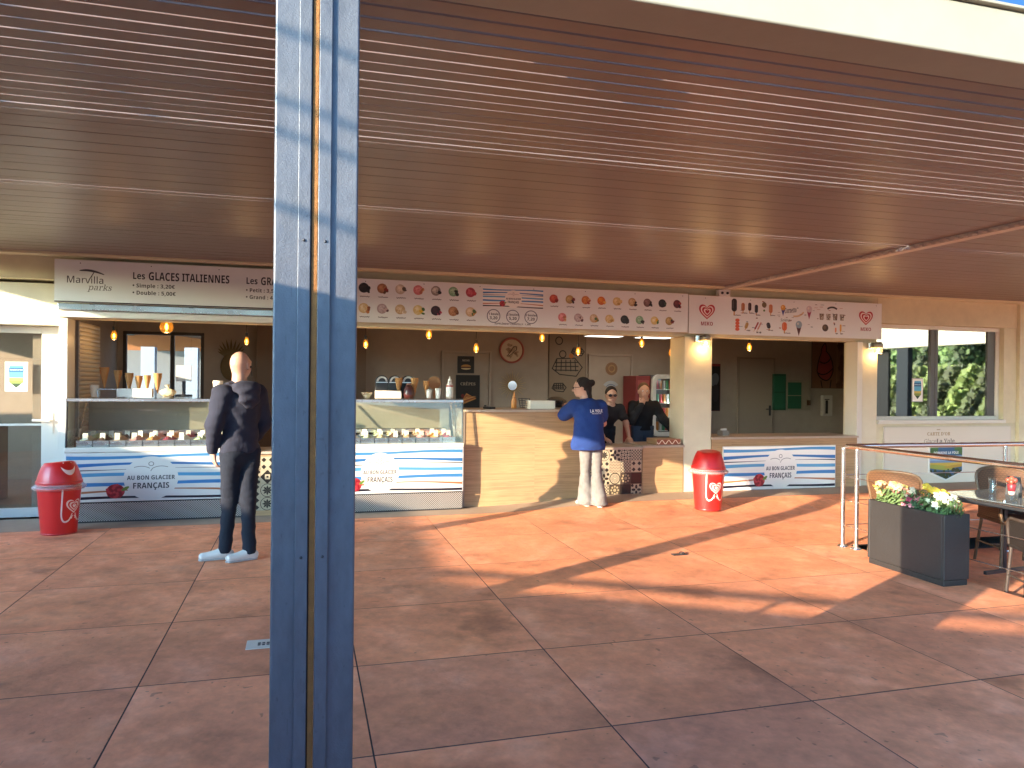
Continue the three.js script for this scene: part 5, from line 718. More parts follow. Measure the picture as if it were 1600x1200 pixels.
{
  const a = thing('ice_cream_sundae', 'tall sundae glass with red and pink filling on the glass table', 'sundae', [5.62, TY, -4.74]);
  mesh('glass', lathe([[0, 0], [0.036, 0], [0.034, 0.006], [0.008, 0.014], [0.007, 0.03], [0.024, 0.055], [0.038, 0.16], [0.042, 0.175], [0.04, 0.175], [0.035, 0.15], [0.021, 0.06], [0, 0.05]], 24), M.glass, a); mesh('cream', lathe([[0, 0.058], [0.02, 0.06], [0.026, 0.09], [0, 0.09]], 20), std(0.75, 0.45, 0.4, 0.5), a); mesh('sauce', lathe([[0, 0.0905], [0.026, 0.0905], [0.0345, 0.15], [0, 0.15]], 20), std(0.3, 0.03, 0.04, 0.4), a);
  for (let i = 0; i < 6; i++) mesh('berry', new THREE.SphereGeometry(0.017, 10, 8).scale(1, 1.15, 1), std(0.6, 0.1, 0.06, 0.4), a, [0.026 * Math.cos(i * 1.25), 0.17 + 0.012 * (i % 2), 0.026 * Math.sin(i * 1.25)]); mesh('berry', new THREE.SphereGeometry(0.019, 10, 8), std(0.65, 0.13, 0.07, 0.4), a, [0, 0.195, 0]);
  const gl = (l, x, z, h) => { const t = thing('drinking_glass', l, 'glass', [x, TY, z]); mesh('glass', lathe([[0, 0], [0.026, 0], [0.033, h], [0.031, h], [0.025, 0.008], [0, 0.008]], 22), M.glass, t); mesh('water', lathe([[0, 0.009], [0.024, 0.009], [0.0285, h * 0.5], [0, h * 0.5]], 20), phys({ color: C(0.95, 0.97, 0.96), roughness: 0.02, transmission: 1, thickness: 0, ior: 1.33 }), t); };
  gl('clear drinking glass at the back of the glass table', 5.9, -5.16, 0.14); gl('clear drinking glass beside the sundae on the glass table', 5.74, -4.82, 0.1);
  const tr = thing('table_menu', 'small black triangular menu stand on the glass table', 'menu stand', [6.02, TY, -5.12], 0.4); const s = new THREE.Shape(); s.moveTo(-0.05, 0); s.lineTo(0.05, 0); s.lineTo(0.004, 0.16); s.lineTo(-0.004, 0.16); s.closePath(); mesh('stand', new THREE.ExtrudeGeometry(s, { depth: 0.1, bevelEnabled: false }), M.black, tr); mesh('print', bx(-0.03, 0.03, 0.02, 0.1, 0.101, 0.103, 0), std(0.2, 0.18, 0.16, 0.5), tr);
}

// ---------------------------------------------------------------- neighbours: what shades the terrace and what the panes reflect
{
  // 1. pavilion to the left and behind, keeps the low sun off most of the floor
  const nb = thing('pavilion', 'neighbouring low rendered pavilion left of and behind the viewer', 'building');
  const fp = [[-11.2, -8], [-11.7, 1.2], [-8.7, 4.4], [-3.1, 8.9], [6, 15.5], [6, 20], [-24, 20], [-24, -8]];
  const sh = new THREE.Shape(fp.map(([x, z]) => new THREE.Vector2(x, -z)));
  mesh('walls', uvm(new THREE.ExtrudeGeometry(sh, { depth: 3.05, bevelEnabled: false }).rotateX(-Math.PI / 2)), M.cream, nb, [0, -0.15, 0]);
  mesh('roof_edge', uvm(new THREE.ExtrudeGeometry(sh, { depth: 0.3, bevelEnabled: false }).rotateX(-Math.PI / 2)), M.whiteFrame, nb, [0, 2.905, 0]);
  const al = Math.atan2(-3.2, 3.0);
  for (let k = 0; k < 1; k++) { const u = 2.0 + k * 3.6, w = mesh('window', new THREE.BoxGeometry(1.5, 1.3, 0.08), std(0.12, 0.13, 0.14, 0.1), nb, [-11.7 + 3.0 * u / 4.39, 1.5, 1.2 + 3.2 * u / 4.39], [0, al, 0]); mesh('frame', merge([bx(-0.8, 0.8, 0.66, 0.74, -0.06, 0.06), bx(-0.8, 0.8, -0.74, -0.66, -0.06, 0.06)]), M.whiteFrame, w); }
  rebase(nb);
  const ws = thing('windbreak', 'low solid windbreak with a top rail left of and behind the viewer', 'windbreak', [-7.39, 0, -2.28], -Math.atan2(1.36, 2.3));
  mesh('panel', bx(0, 7.2, 0, 1.83, -0.03, 0.03, 0.004), std(0.4, 0.4, 0.4, 0.5), ws); mesh('top_rail', bx(0, 7.2, 1.905, 1.955, -0.025, 0.025, 0.004), M.alu, ws);
  for (let k = 0; k < 5; k++) mesh('post', bx(k * 1.79, k * 1.79 + 0.03, 1.8301, 1.904, -0.02, 0.02, 0), M.alu, ws);
  // 2. tall board between pavilion and terrace
  const pr = thing('advertising_totem', 'tall narrow grey board standing left of the viewer', 'totem', [-1.78, 0, -1.2], -1.059);
  mesh('board', bx(-0.17, 0.4, 0.06, 2.28, -0.04, 0.04, 0.02), std(0.4, 0.4, 0.42, 0.5), pr); mesh('base', bx(-0.25, 0.48, 0, 0.059, -0.2, 0.2, 0.01), M.darkMetal, pr);
  // 3. canopy and clipped hedge to the right, seen in the window pane
  const cn = thing('white_canopy', 'white fascia canopy across the yard to the right', 'canopy');
  mesh('fascia', bx(19.7, 20.0, 2.87, 4.6, -5, 6), M.beamWhite, cn); for (const z of [-4.5, 2.1, 5.5]) mesh('post', bx(19.75, 19.95, -0.2, 2.868, z, z + 0.5), std(0.012, 0.016, 0.022, 0.95), cn); mesh('dark_column', bx(20.2, 20.3, -0.2, 2.868, 3.45, 4.1), std(0.01, 0.01, 0.011, 0.95), cn); rebase(cn);
  const lf = new THREE.InstancedMesh(new THREE.PlaneGeometry(0.16, 0.2), phys({ color: C(1, 1, 1), roughness: 0.7, side: THREE.DoubleSide, transmission: 0.25, thickness: 0 }), 26000); lf.name = 'hedge_foliage';
  const hd = thing('clipped_hedge', 'tall green hedge along the yard to the right', 'hedge'); const m4 = new THREE.Matrix4(), q = new THREE.Quaternion(), col = new THREE.Color();
  for (let i = 0; i < 26000; i++) { const up = i > 13000, z = rr(-14, 16), lump = 0.5 * Math.sin(z * 2.1) + 0.4 * Math.sin(z * 5.3 + 1); const y = up ? 2.0 + rr(0, 1) * (3.4 + lump) : rr(-0.1, 2.4), x = (up ? 28.5 : 26) + rr(0, 1) ** 2 * 1.4 + 0.25 * Math.sin(z * 7 + y * 5) + (up ? lump : 0); q.setFromEuler(new THREE.Euler(rr(-1, 1), rr(-2.4, -0.7), rr(0, 6))); m4.compose(V(x, y, z), q, V(1, 1, 1).multiplyScalar(rr(0.7, 1.4))); lf.setMatrixAt(i, m4); const k = rr(0.6, 1.4) * (0.75 + 0.5 * Math.sin(z * 3 + y * 2)); col.setRGB(up ? 0.11 * k : 0.16 * k, up ? 0.2 * k : 0.22 * k, 0.05 * k); lf.setColorAt(i, col); }
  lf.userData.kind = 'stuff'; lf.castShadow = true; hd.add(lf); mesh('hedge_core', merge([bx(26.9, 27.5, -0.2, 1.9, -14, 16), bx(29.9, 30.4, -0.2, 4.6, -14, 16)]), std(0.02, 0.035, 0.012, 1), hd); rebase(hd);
  // 4. behind the kiosk, seen through the back window
  const tb = thing('terracotta_house', 'house with orange walls and white posts seen through the back window', 'building');
  mesh('wall', bx(-15, 2, -0.2, 9.5, -22.4, -22), std(0.3, 0.12, 0.045, 0.8, 0, { map: scaled(wear, 0.3) }), tb); mesh('lower_wall', bx(-15, 2, -0.2, 2.3, -21.99, -21.9), std(0.14, 0.15, 0.17, 0.8), tb); mesh('awning', bx(-8, 2, 2.3, 2.42, -21.8, -19.5), M.darkMetal, tb, [0, 0, 0], [0, 0, -0.12]);
  for (const x of [-4.6, -3.7, -2.75]) mesh('post', bx(x, x + 0.3, -0.2, 2.3, -19.5, -19.2), std(0.25, 0.29, 0.34, 0.5), tb); for (const [x, y] of [[-5, 2.7], [-3.6, 2.8], [-2.7, 2.7], [-6.5, 2.7]]) mesh('window', bx(x, x + 0.6, y, y + 1.2, -21.999, -21.96, 0), std(0.05, 0.06, 0.08, 0.1), tb); rebase(tb);
  // 5. overhead wires whose shadows cross the post
  const uw = thing('overhead_cables', 'thin overhead cables left of the viewer', 'cables'); for (const [y0, y1, r] of [[3.86, 3.8, 0.014], [3.66, 3.62, 0.013], [3.57, 3.45, 0.012], [3.36, 3.34, 0.014]]) mesh('cable', tube([[-4, y0, -4], [-5.0, y0 - 0.06, 0.5], [-5.5, y1, 6]], r, 16, 5), M.rubber, uw);
}

// ---------------------------------------------------------------- people: one smooth surface per body, from distance fields
function surf(fn, mn, mx, h) {   // surface nets
  const nx = Math.ceil((mx[0] - mn[0]) / h) + 1, ny = Math.ceil((mx[1] - mn[1]) / h) + 1, nz = Math.ceil((mx[2] - mn[2]) / h) + 1;
  const F = new Float32Array(nx * ny * nz); let q = 0;
  for (let k = 0; k < nz; k++) for (let j = 0; j < ny; j++) for (let i = 0; i < nx; i++) F[q++] = fn(mn[0] + i * h, mn[1] + j * h, mn[2] + k * h);
  const id = new Int32Array(nx * ny * nz).fill(-1), P = [], I = [], sx = 1, sy = nx, sz = nx * ny, off = [0, sx, sy, sx + sy, sz, sz + sx, sz + sy, sz + sx + sy];
  const E = [[0, 1], [2, 3], [4, 5], [6, 7], [0, 2], [1, 3], [4, 6], [5, 7], [0, 4], [1, 5], [2, 6], [3, 7]];
  for (let k = 0; k < nz - 1; k++) for (let j = 0; j < ny - 1; j++) for (let i = 0; i < nx - 1; i++) {
    const b = i + j * sy + k * sz; let m = 0; for (let c = 0; c < 8; c++) if (F[b + off[c]] < 0) m |= 1 << c; if (m === 0 || m === 255) continue;
    let x = 0, y = 0, z = 0, n = 0;
    for (const [a, c] of E) { if (((m >> a) & 1) === ((m >> c) & 1)) continue; const fa = F[b + off[a]], fb = F[b + off[c]], t = fa / (fa - fb); x += (a & 1) + ((c & 1) - (a & 1)) * t; y += ((a >> 1) & 1) + (((c >> 1) & 1) - ((a >> 1) & 1)) * t; z += (a >> 2) + ((c >> 2) - (a >> 2)) * t; n++; }
    id[b] = P.length / 3; P.push(mn[0] + (i + x / n) * h, mn[1] + (j + y / n) * h, mn[2] + (k + z / n) * h);
  }
  for (let k = 1; k < nz - 1; k++) for (let j = 1; j < ny - 1; j++) for (let i = 1; i < nx - 1; i++) {
    const b = i + j * sy + k * sz, s = F[b] < 0;
    const quad = (u, v, st) => { if (s === (F[b + st] < 0)) return; const A = id[b - u - v], B = id[b - v], Cc = id[b], D = id[b - u]; if (A < 0 || B < 0 || Cc < 0 || D < 0) return; s ? I.push(A, B, Cc, A, Cc, D) : I.push(A, Cc, B, A, D, Cc); };
    quad(sy, sz, sx); quad(sz, sx, sy); quad(sx, sy, sz);
  }
  const g = new THREE.BufferGeometry(); g.setAttribute('position', new THREE.Float32BufferAttribute(P, 3)); g.setIndex(I); g.computeVertexNormals();
  const uv = new Float32Array(P.length / 3 * 2); for (let i = 0; i < P.length / 3; i++) { uv[i * 2] = P[i * 3] + 0.6 * P[i * 3 + 2]; uv[i * 2 + 1] = P[i * 3 + 1]; } g.setAttribute('uv', new THREE.BufferAttribute(uv, 2)); return g;
}
const smin = (a, b, k) => { const h = Math.max(k - Math.abs(a - b), 0) / k; return Math.min(a, b) - h * h * k * 0.25; };
// tapered capsule; f flattens it front to back
function cap(a, b, r1, r2, f = 1) { const bx0 = b[0] - a[0], by = b[1] - a[1], bz = (b[2] - a[2]) / f, L = bx0 * bx0 + by * by + bz * bz; return (x, y, z) => { const px = x - a[0], py = y - a[1], pz = (z - a[2]) / f; let t = (px * bx0 + py * by + pz * bz) / L; t = t < 0 ? 0 : t > 1 ? 1 : t; const dx = px - bx0 * t, dy = py - by * t, dz = pz - bz * t; return (Math.sqrt(dx * dx + dy * dy + dz * dz) - (r1 + (r2 - r1) * t)) * (f < 1 ? f + 0.15 : 1); }; }
function ell(c, r) { return (x, y, z) => { const ax = (x - c[0]) / r[0], ay = (y - c[1]) / r[1], az = (z - c[2]) / r[2], k0 = Math.sqrt(ax * ax + ay * ay + az * az), bx0 = ax / r[0], by = ay / r[1], bz = az / r[2], k1 = Math.sqrt(bx0 * bx0 + by * by + bz * bz) || 1e-6; return k0 * (k0 - 1) / k1; }; }
const uni = (list, k = 0.03) => (x, y, z) => { let d = 9; for (const f of list) d = smin(d, f(x, y, z), k); return d; };
const cut = (f, ...planes) => (x, y, z) => { let d = f(x, y, z); for (const p of planes) d = Math.max(d, p(x, y, z)); return d; };
function bounds(pts, r) { const a = [9, 9, 9], b = [-9, -9, -9]; for (const p of pts) for (let i = 0; i < 3; i++) { a[i] = Math.min(a[i], p[i] - r); b[i] = Math.max(b[i], p[i] + r); } return [a, b]; }
const headSdf = (() => { const base = uni([ell([0, 0.02, -0.012], [0.077, 0.102, 0.096]), ell([0, -0.05, 0.025], [0.056, 0.068, 0.064]), ell([0, -0.005, 0.045], [0.062, 0.07, 0.048])], 0.03); const add = [cap([0, 0.012, 0.09], [0, -0.024, 0.109], 0.009, 0.0145), cap([-0.045, 0.028, 0.077], [0.045, 0.028, 0.077], 0.011, 0.011), cap([-0.021, -0.058, 0.085], [0.021, -0.058, 0.085], 0.0075, 0.0075), ell([0, -0.09, 0.065], [0.022, 0.018, 0.018])]; const ears = [ell([0.079, -0.008, -0.008], [0.011, 0.032, 0.02]), ell([-0.079, -0.008, -0.008], [0.011, 0.032, 0.02])], s1 = ell([0.031, 0.008, 0.1], [0.019, 0.012, 0.018]), s2 = ell([-0.031, 0.008, 0.1], [0.019, 0.012, 0.018]), mo = cap([-0.022, -0.0575, 0.094], [0.022, -0.0575, 0.094], 0.002, 0.002); const nk = cap([0, -0.05, -0.03], [0, -0.16, -0.045], 0.055, 0.058); return (x, y, z) => { let d = base(x, y, z); for (const f of add) d = smin(d, f(x, y, z), 0.014); d = -smin(-d, s1(x, y, z), 0.012); d = -smin(-d, s2(x, y, z), 0.012); d = Math.max(d, -mo(x, y, z)); for (const f of ears) d = smin(d, f(x, y, z), 0.01); return smin(d, nk(x, y, z), 0.03); }; })();
const headGeo = surf(headSdf, [-0.1, -0.18, -0.125], [0.1, 0.135, 0.135], 0.0042);
function handGeo(side, curl) {
  const L = [cap([-0.024, 0.03, 0], [-0.022, 0.085, 0], 0.016, 0.013), cap([0, 0.01, 0], [0, 0.088, 0], 0.02, 0.014), cap([0.022, 0.03, 0], [0.024, 0.083, 0], 0.017, 0.013), cap([0, -0.04, 0], [0, 0.02, 0], 0.026, 0.022, 0.75)], palm = uni(L, 0.02), fs = [];
  [[-0.031, 0.086, 0.062], [-0.0105, 0.092, 0.076], [0.0105, 0.092, 0.081], [0.031, 0.087, 0.072]].forEach(([x, y, len], i) => { let p = [x, y, 0], a = 0.12 + curl * 0.5, ch = []; [0.45, 0.32, 0.23].forEach((s, k) => { const l = len * s, n = [p[0] + x * 0.06, p[1] + Math.cos(a) * l, p[2] + Math.sin(a) * l]; ch.push(cap(p, n, 0.0092 - k * 0.0008, 0.0086 - k * 0.0008)); p = n; a += curl * 0.8 + 0.1; }); fs.push(uni(ch, 0.004)); });
  const th = uni([cap([side * 0.02, 0.015, 0.006], [side * 0.046, 0.045, 0.016], 0.014, 0.0115), cap([side * 0.046, 0.045, 0.016], [side * 0.054, 0.075, 0.03], 0.0108, 0.0095), cap([side * 0.054, 0.075, 0.03], [side * 0.05, 0.098, 0.04], 0.0095, 0.0082)], 0.006);
  return surf((x, y, z) => { let d = palm(x, y, z); for (const f of fs) d = smin(d, f(x, y, z), 0.007); return smin(d, th(x, y, z), 0.01); }, [-0.075, -0.05, -0.035], [0.075, 0.185, 0.1], 0.0038);
}
const HG = { '1o': handGeo(1, 0.3), '-1o': handGeo(-1, 0.3), '1c': handGeo(1, 1.0), '-1c': handGeo(-1, 1.0) };
function frameTo(dir, palm) { const y = V(...dir).normalize(), z = V(...palm); z.addScaledVector(y, -z.dot(y)).normalize(); const x = y.clone().cross(z); return new THREE.Matrix4().makeBasis(x, y, z); }
const faceM = (() => ({ white: std(0.7, 0.67, 0.63, 0.3), iris: std(0.06, 0.035, 0.02, 0.2), brow: std(0.05, 0.03, 0.02, 0.8), lip: std(0.42, 0.16, 0.13, 0.5) }))();
function person(label, pos, J, o) {
  const t = thing('person', label, 'person', pos);
  const hm = new THREE.Matrix4().makeRotationFromEuler(new THREE.Euler(o.pitch || 0, o.yaw, o.tilt || 0, 'YXZ')).setPosition(...J.head);
  const S = o.s || 1, arm = (s) => [cap(J['sh' + s], J['el' + s], 0.05 * S, 0.04 * S), cap(J['el' + s], J['wr' + s], 0.041 * S, 0.027 * S)];
  const q = o.legs ? 0.78 * S : S, leg = (s) => [cap(J['hip' + s], J['kn' + s], 0.085 * q, 0.056 * q), cap(J['kn' + s], J['an' + s], 0.056 * q, 0.04 * q), cap([J['an' + s][0], J['an' + s][1] - 0.04, J['an' + s][2]], J['to' + s], 0.024, 0.018)];
  const torso = [cap(J.pelvis, J.waist, 0.128 * S, 0.118 * S, 0.64), cap(J.waist, J.chest, 0.118 * S, 0.145 * S, 0.64), cap(J.shL, J.shR, 0.06 * S, 0.06 * S), cap(J.chest, J.neck, 0.12 * S, 0.06 * S, 0.75), cap(J.neck, [J.neck[0] * 0.4 + J.head[0] * 0.6, J.neck[1] * 0.4 + (J.head[1] - 0.05) * 0.6, J.neck[2] * 0.4 + J.head[2] * 0.6], 0.06 * S, 0.054)];
  const all = Object.values(J), [mn, mx] = bounds(all, 0.2);
  const body = uni([...torso, ...arm('L'), ...arm('R'), ...leg('L'), ...leg('R')], 0.035);
  const parts = [surf(body, mn, mx, 0.016), headGeo.clone().applyMatrix4(hm)];
  for (const [s, side] of [['L', o.flip ? 1 : -1], ['R', o.flip ? -1 : 1]]) { const w = J['wr' + s], e = J['el' + s], dir = o['hd' + s] || [w[0] - e[0], w[1] - e[1], w[2] - e[2]], palm = o['pn' + s] || [0, 0, -1]; parts.push(HG[-side + (o['hc' + s] ? 'c' : 'o')].clone().applyMatrix4(frameTo(dir, palm).setPosition(...w))); }
  mesh('body', merge(parts), o.skin || M.skin, t);
  const on = (name, g, m) => mesh(name, g.applyMatrix4(hm), m, t);
  for (const s of [-1, 1]) { on('eye', new THREE.SphereGeometry(0.0115, 12, 8).translate(s * 0.031, 0.008, 0.082), faceM.white); on('iris', new THREE.SphereGeometry(0.006, 10, 6).translate(s * 0.031, 0.008, 0.0895), faceM.iris); on('eyebrow', rod([s * 0.016, 0.027, 0.09], [s * 0.046, 0.028, 0.081], 0.0032, 6), faceM.brow); }
  on('lips', rod([-0.017, -0.0625, 0.0925], [0.017, -0.0625, 0.0925], 0.0042, 6), faceM.lip);
  if (o.glasses) { const gm = phys({ color: C(0.02, 0.02, 0.022), roughness: 0.08 }); for (const s of [-1, 1]) on('sunglass_lens', new THREE.SphereGeometry(0.026, 14, 8).scale(1, 0.78, 0.25).translate(s * 0.034, 0.008, 0.103), gm); on('sunglass_bridge', rod([-0.012, 0.014, 0.106], [0.012, 0.014, 0.106], 0.003, 6), gm); for (const s of [-1, 1]) on('sunglass_arm', rod([s * 0.06, 0.014, 0.1], [s * 0.083, 0.01, -0.01], 0.003, 6), gm); }
  if (o.hair) { const hf = o.hair(J), g = surf(hf, [-0.13, -0.3, -0.2], [0.13, 0.16, 0.13], 0.006); on('hair', g, o.hairM); }
  const wob = (f, a, k) => (x, y, z) => f(x, y, z) + a * (0.7 * Math.sin(y * k * 1.9 + 2.2 * Math.sin(x * k * 0.45 + z * 9) + x * k * 0.9) * (0.6 + 0.4 * Math.sin(y * 7 + x * 5)) + 0.55 * Math.sin(x * k * 1.3 - y * k * 0.6 + z * k) + 0.25 * Math.sin(y * k * 4.1 - x * k * 1.7));
  const R = 0.014, top = o.top;
  const sleeves = []; for (const s of ['L', 'R']) { const a = J['sh' + s], e = J['el' + s], w = J['wr' + s]; if (top.long) sleeves.push(cap(a, e, 0.064 * S + R * top.loose, 0.053 * S + R * top.loose), cap(e, [e[0] + (w[0] - e[0]) * 0.96, e[1] + (w[1] - e[1]) * 0.96, e[2] + (w[2] - e[2]) * 0.96], 0.054 * S + R * top.loose, 0.038 * S + R * top.loose * 0.6)); else sleeves.push(cap(a, [a[0] + (e[0] - a[0]) * 0.62, a[1] + (e[1] - a[1]) * 0.62, a[2] + (e[2] - a[2]) * 0.62], 0.066 * S + R * top.loose, 0.06 * S + R * top.loose)); }
  const tl = R * top.loose, hem = top.hem;
  let tf = uni([cap(hem[0], J.waist, hem[1] + tl, 0.128 * S + tl, 0.7), cap(J.waist, J.chest, 0.128 * S + tl, 0.162 * S + tl, 0.68), cap(J.shL, J.shR, 0.066 * S + tl * 0.5, 0.066 * S + tl * 0.5), cap(J.chest, J.neck, 0.13 * S + tl, 0.066 * S + tl * 0.3, 0.78), ...sleeves, ...(top.extra || [])], 0.03);
  tf = cut(wob(tf, top.fold || 0.004, top.k || 26), (x, y, z) => hem[2] - y, (x, y, z) => 0.062 - Math.hypot(x - J.neck[0] * 0.5 - J.head[0] * 0.5, (y - J.neck[1] - 0.06) * 0.8, z - J.neck[2] * 0.5 - J.head[2] * 0.5 + 0.01) * 1);
  const gt = surf(tf, mn, mx, 0.0125); mesh(top.name, gt, top.mat, t);
  if (o.legs) { const l = o.legs, lf = []; for (const s of ['L', 'R']) { lf.push(cap(J['hip' + s], J['kn' + s], 0.1 * S + l.w, 0.071 * S + l.w), cap(J['kn' + s], [J['an' + s][0], J['an' + s][1] - l.low, J['an' + s][2]], 0.07 * S + l.w, l.cuff)); } lf.push(cap(J.pelvis, [J.pelvis[0], J.pelvis[1] + 0.09, J.pelvis[2]], 0.155 * S + l.w, 0.138 * S + l.w, 0.72)); const f2 = cut(wob(uni(lf, 0.022), 0.0045, 24), (x, y, z) => y - l.topY, (x, y, z) => l.botY - y); mesh(l.name, surf(f2, mn, mx, 0.0125), l.mat, t); }
  if (o.shoe) for (const s of ['L', 'R']) { const a = J['an' + s], b = J['to' + s], d = V(b[0] - a[0], 0, b[2] - a[2]).normalize(), hx = a[0] - d.x * 0.035, hz = a[2] - d.z * 0.035; const f3 = cut(uni([cap([hx, 0.04, hz], [b[0], 0.036, b[2]], 0.038, 0.035), cap([hx, 0.045, hz], [a[0], 0.085, a[2]], 0.04, 0.04), cap([a[0], 0.07, a[2]], [b[0] * 0.7 + a[0] * 0.3, 0.04, b[2] * 0.7 + a[2] * 0.3], 0.042, 0.033)], 0.015), (x, y, z) => 0.004 - y, (x, y, z) => y - 0.1); const sg = surf(f3, [Math.min(hx, b[0]) - 0.08, -0.01, Math.min(hz, b[2]) - 0.08], [Math.max(hx, b[0]) + 0.08, 0.14, Math.max(hz, b[2]) + 0.08], 0.007); const sm = mesh('shoe', sg, o.shoe, t); const f4 = cut(cap([hx, 0.02, hz], [b[0], 0.02, b[2]], 0.0405, 0.0375), (x, y, z) => 0.0 - y, (x, y, z) => y - 0.02); mesh('sole', surf(f4, [Math.min(hx, b[0]) - 0.08, -0.02, Math.min(hz, b[2]) - 0.08], [Math.max(hx, b[0]) + 0.08, 0.06, Math.max(hz, b[2]) + 0.08], 0.008), std(0.42, 0.4, 0.37, 0.7), sm); }
  return t;
}
const cloth = (r, g, b, k = 14) => phys({ color: C(r, g, b), roughness: 0.92, map: scaled(wear, 2), bumpMap: scaled(foldTex, 3.2, 1.9), bumpScale: 0.008 });
// 1. man in a hooded top seen from behind
{
  const J = { pelvis: [0, 0.94, 0.0], waist: [0, 1.08, 0.0], chest: [0, 1.33, -0.005], neck: [0.0, 1.52, -0.02], head: [0.01, 1.69, -0.02], shL: [-0.175, 1.44, 0], shR: [0.175, 1.44, -0.01], elL: [-0.245, 1.17, 0.0], elR: [0.24, 1.18, -0.03], wrL: [-0.2, 0.95, -0.1], wrR: [0.19, 0.99, -0.16], hipL: [-0.085, 0.92, 0], hipR: [0.085, 0.92, 0.01], knL: [-0.065, 0.5, -0.06], knR: [0.05, 0.5, 0.045], anL: [-0.085, 0.09, -0.09], anR: [0.045, 0.09, 0.09], toL: [-0.26, 0.03, -0.06], toR: [-0.11, 0.03, 0.16] };
  const TW = 0.6, rot = (a, b) => { const dx = b[0] - a[0], dz = b[2] - a[2]; return [a[0] + dx * Math.cos(-TW) + dz * Math.sin(-TW), b[1], a[2] - dx * Math.sin(-TW) + dz * Math.cos(-TW)]; };
  J.toL = rot(J.anL, J.toL); J.toR = rot(J.anR, J.toR);
  const m = person('bald man in a dark hooded top, jeans and white shoes seen from behind', [-0.525, 0, -6.86], J, { s: 1.06, yaw: Math.PI - 0.5 - TW, pitch: -0.08, hdL: [0.25, -1, -0.25], pnL: [1, 0, 0], hdR: [-0.3, -1, -0.4], pnR: [-1, 0, 0], flip: true, shoe: std(0.66, 0.61, 0.54, 0.6),
    top: { name: 'hooded_top', mat: cloth(0.021, 0.022, 0.04), long: true, loose: 1.0, fold: 0.006, k: 21, hem: [[0, 0.97, 0.0], 0.15, 0.925], extra: [cap([-0.1, 1.5, -0.02], [0.1, 1.5, -0.02], 0.05, 0.05), cap([-0.13, 0.955, 0], [0.13, 0.955, 0], 0.055, 0.055)] },
    legs: { name: 'jeans', mat: cloth(0.008, 0.011, 0.022), w: -0.01, cuff: 0.055, low: 0.04, topY: 0.98, botY: 0.055 } });
  const hoodF = uni([ell([0, 1.5, 0.095], [0.135, 0.055, 0.085]), ell([0.0, 1.42, 0.14], [0.1, 0.1, 0.05]), cap([-0.115, 1.5, 0.0], [-0.09, 1.47, -0.1], 0.04, 0.03), cap([0.115, 1.5, 0.0], [0.09, 1.47, -0.1], 0.04, 0.03)], 0.035);
  mesh('hood', surf(cut((x, y, z) => hoodF(x, y, z) + 0.006 * Math.sin(y * 75 + 18 * Math.abs(x)) * (z > 0.05 ? 1 : 0.3), (x, y, z) => 0.066 - Math.hypot(x, (y - 1.6) * 0.7, z + 0.02)), [-0.22, 1.28, -0.2], [0.22, 1.62, 0.2], 0.009), cloth(0.027, 0.027, 0.046), m);
  mesh('earphone', merge([new THREE.SphereGeometry(0.01, 8, 6).translate(0.066, 1.68, 0.045), rod([0.066, 1.675, 0.048], [0.07, 1.6, 0.06], 0.0025, 5)]), M.black, m);
  m.rotation.y = TW;
}
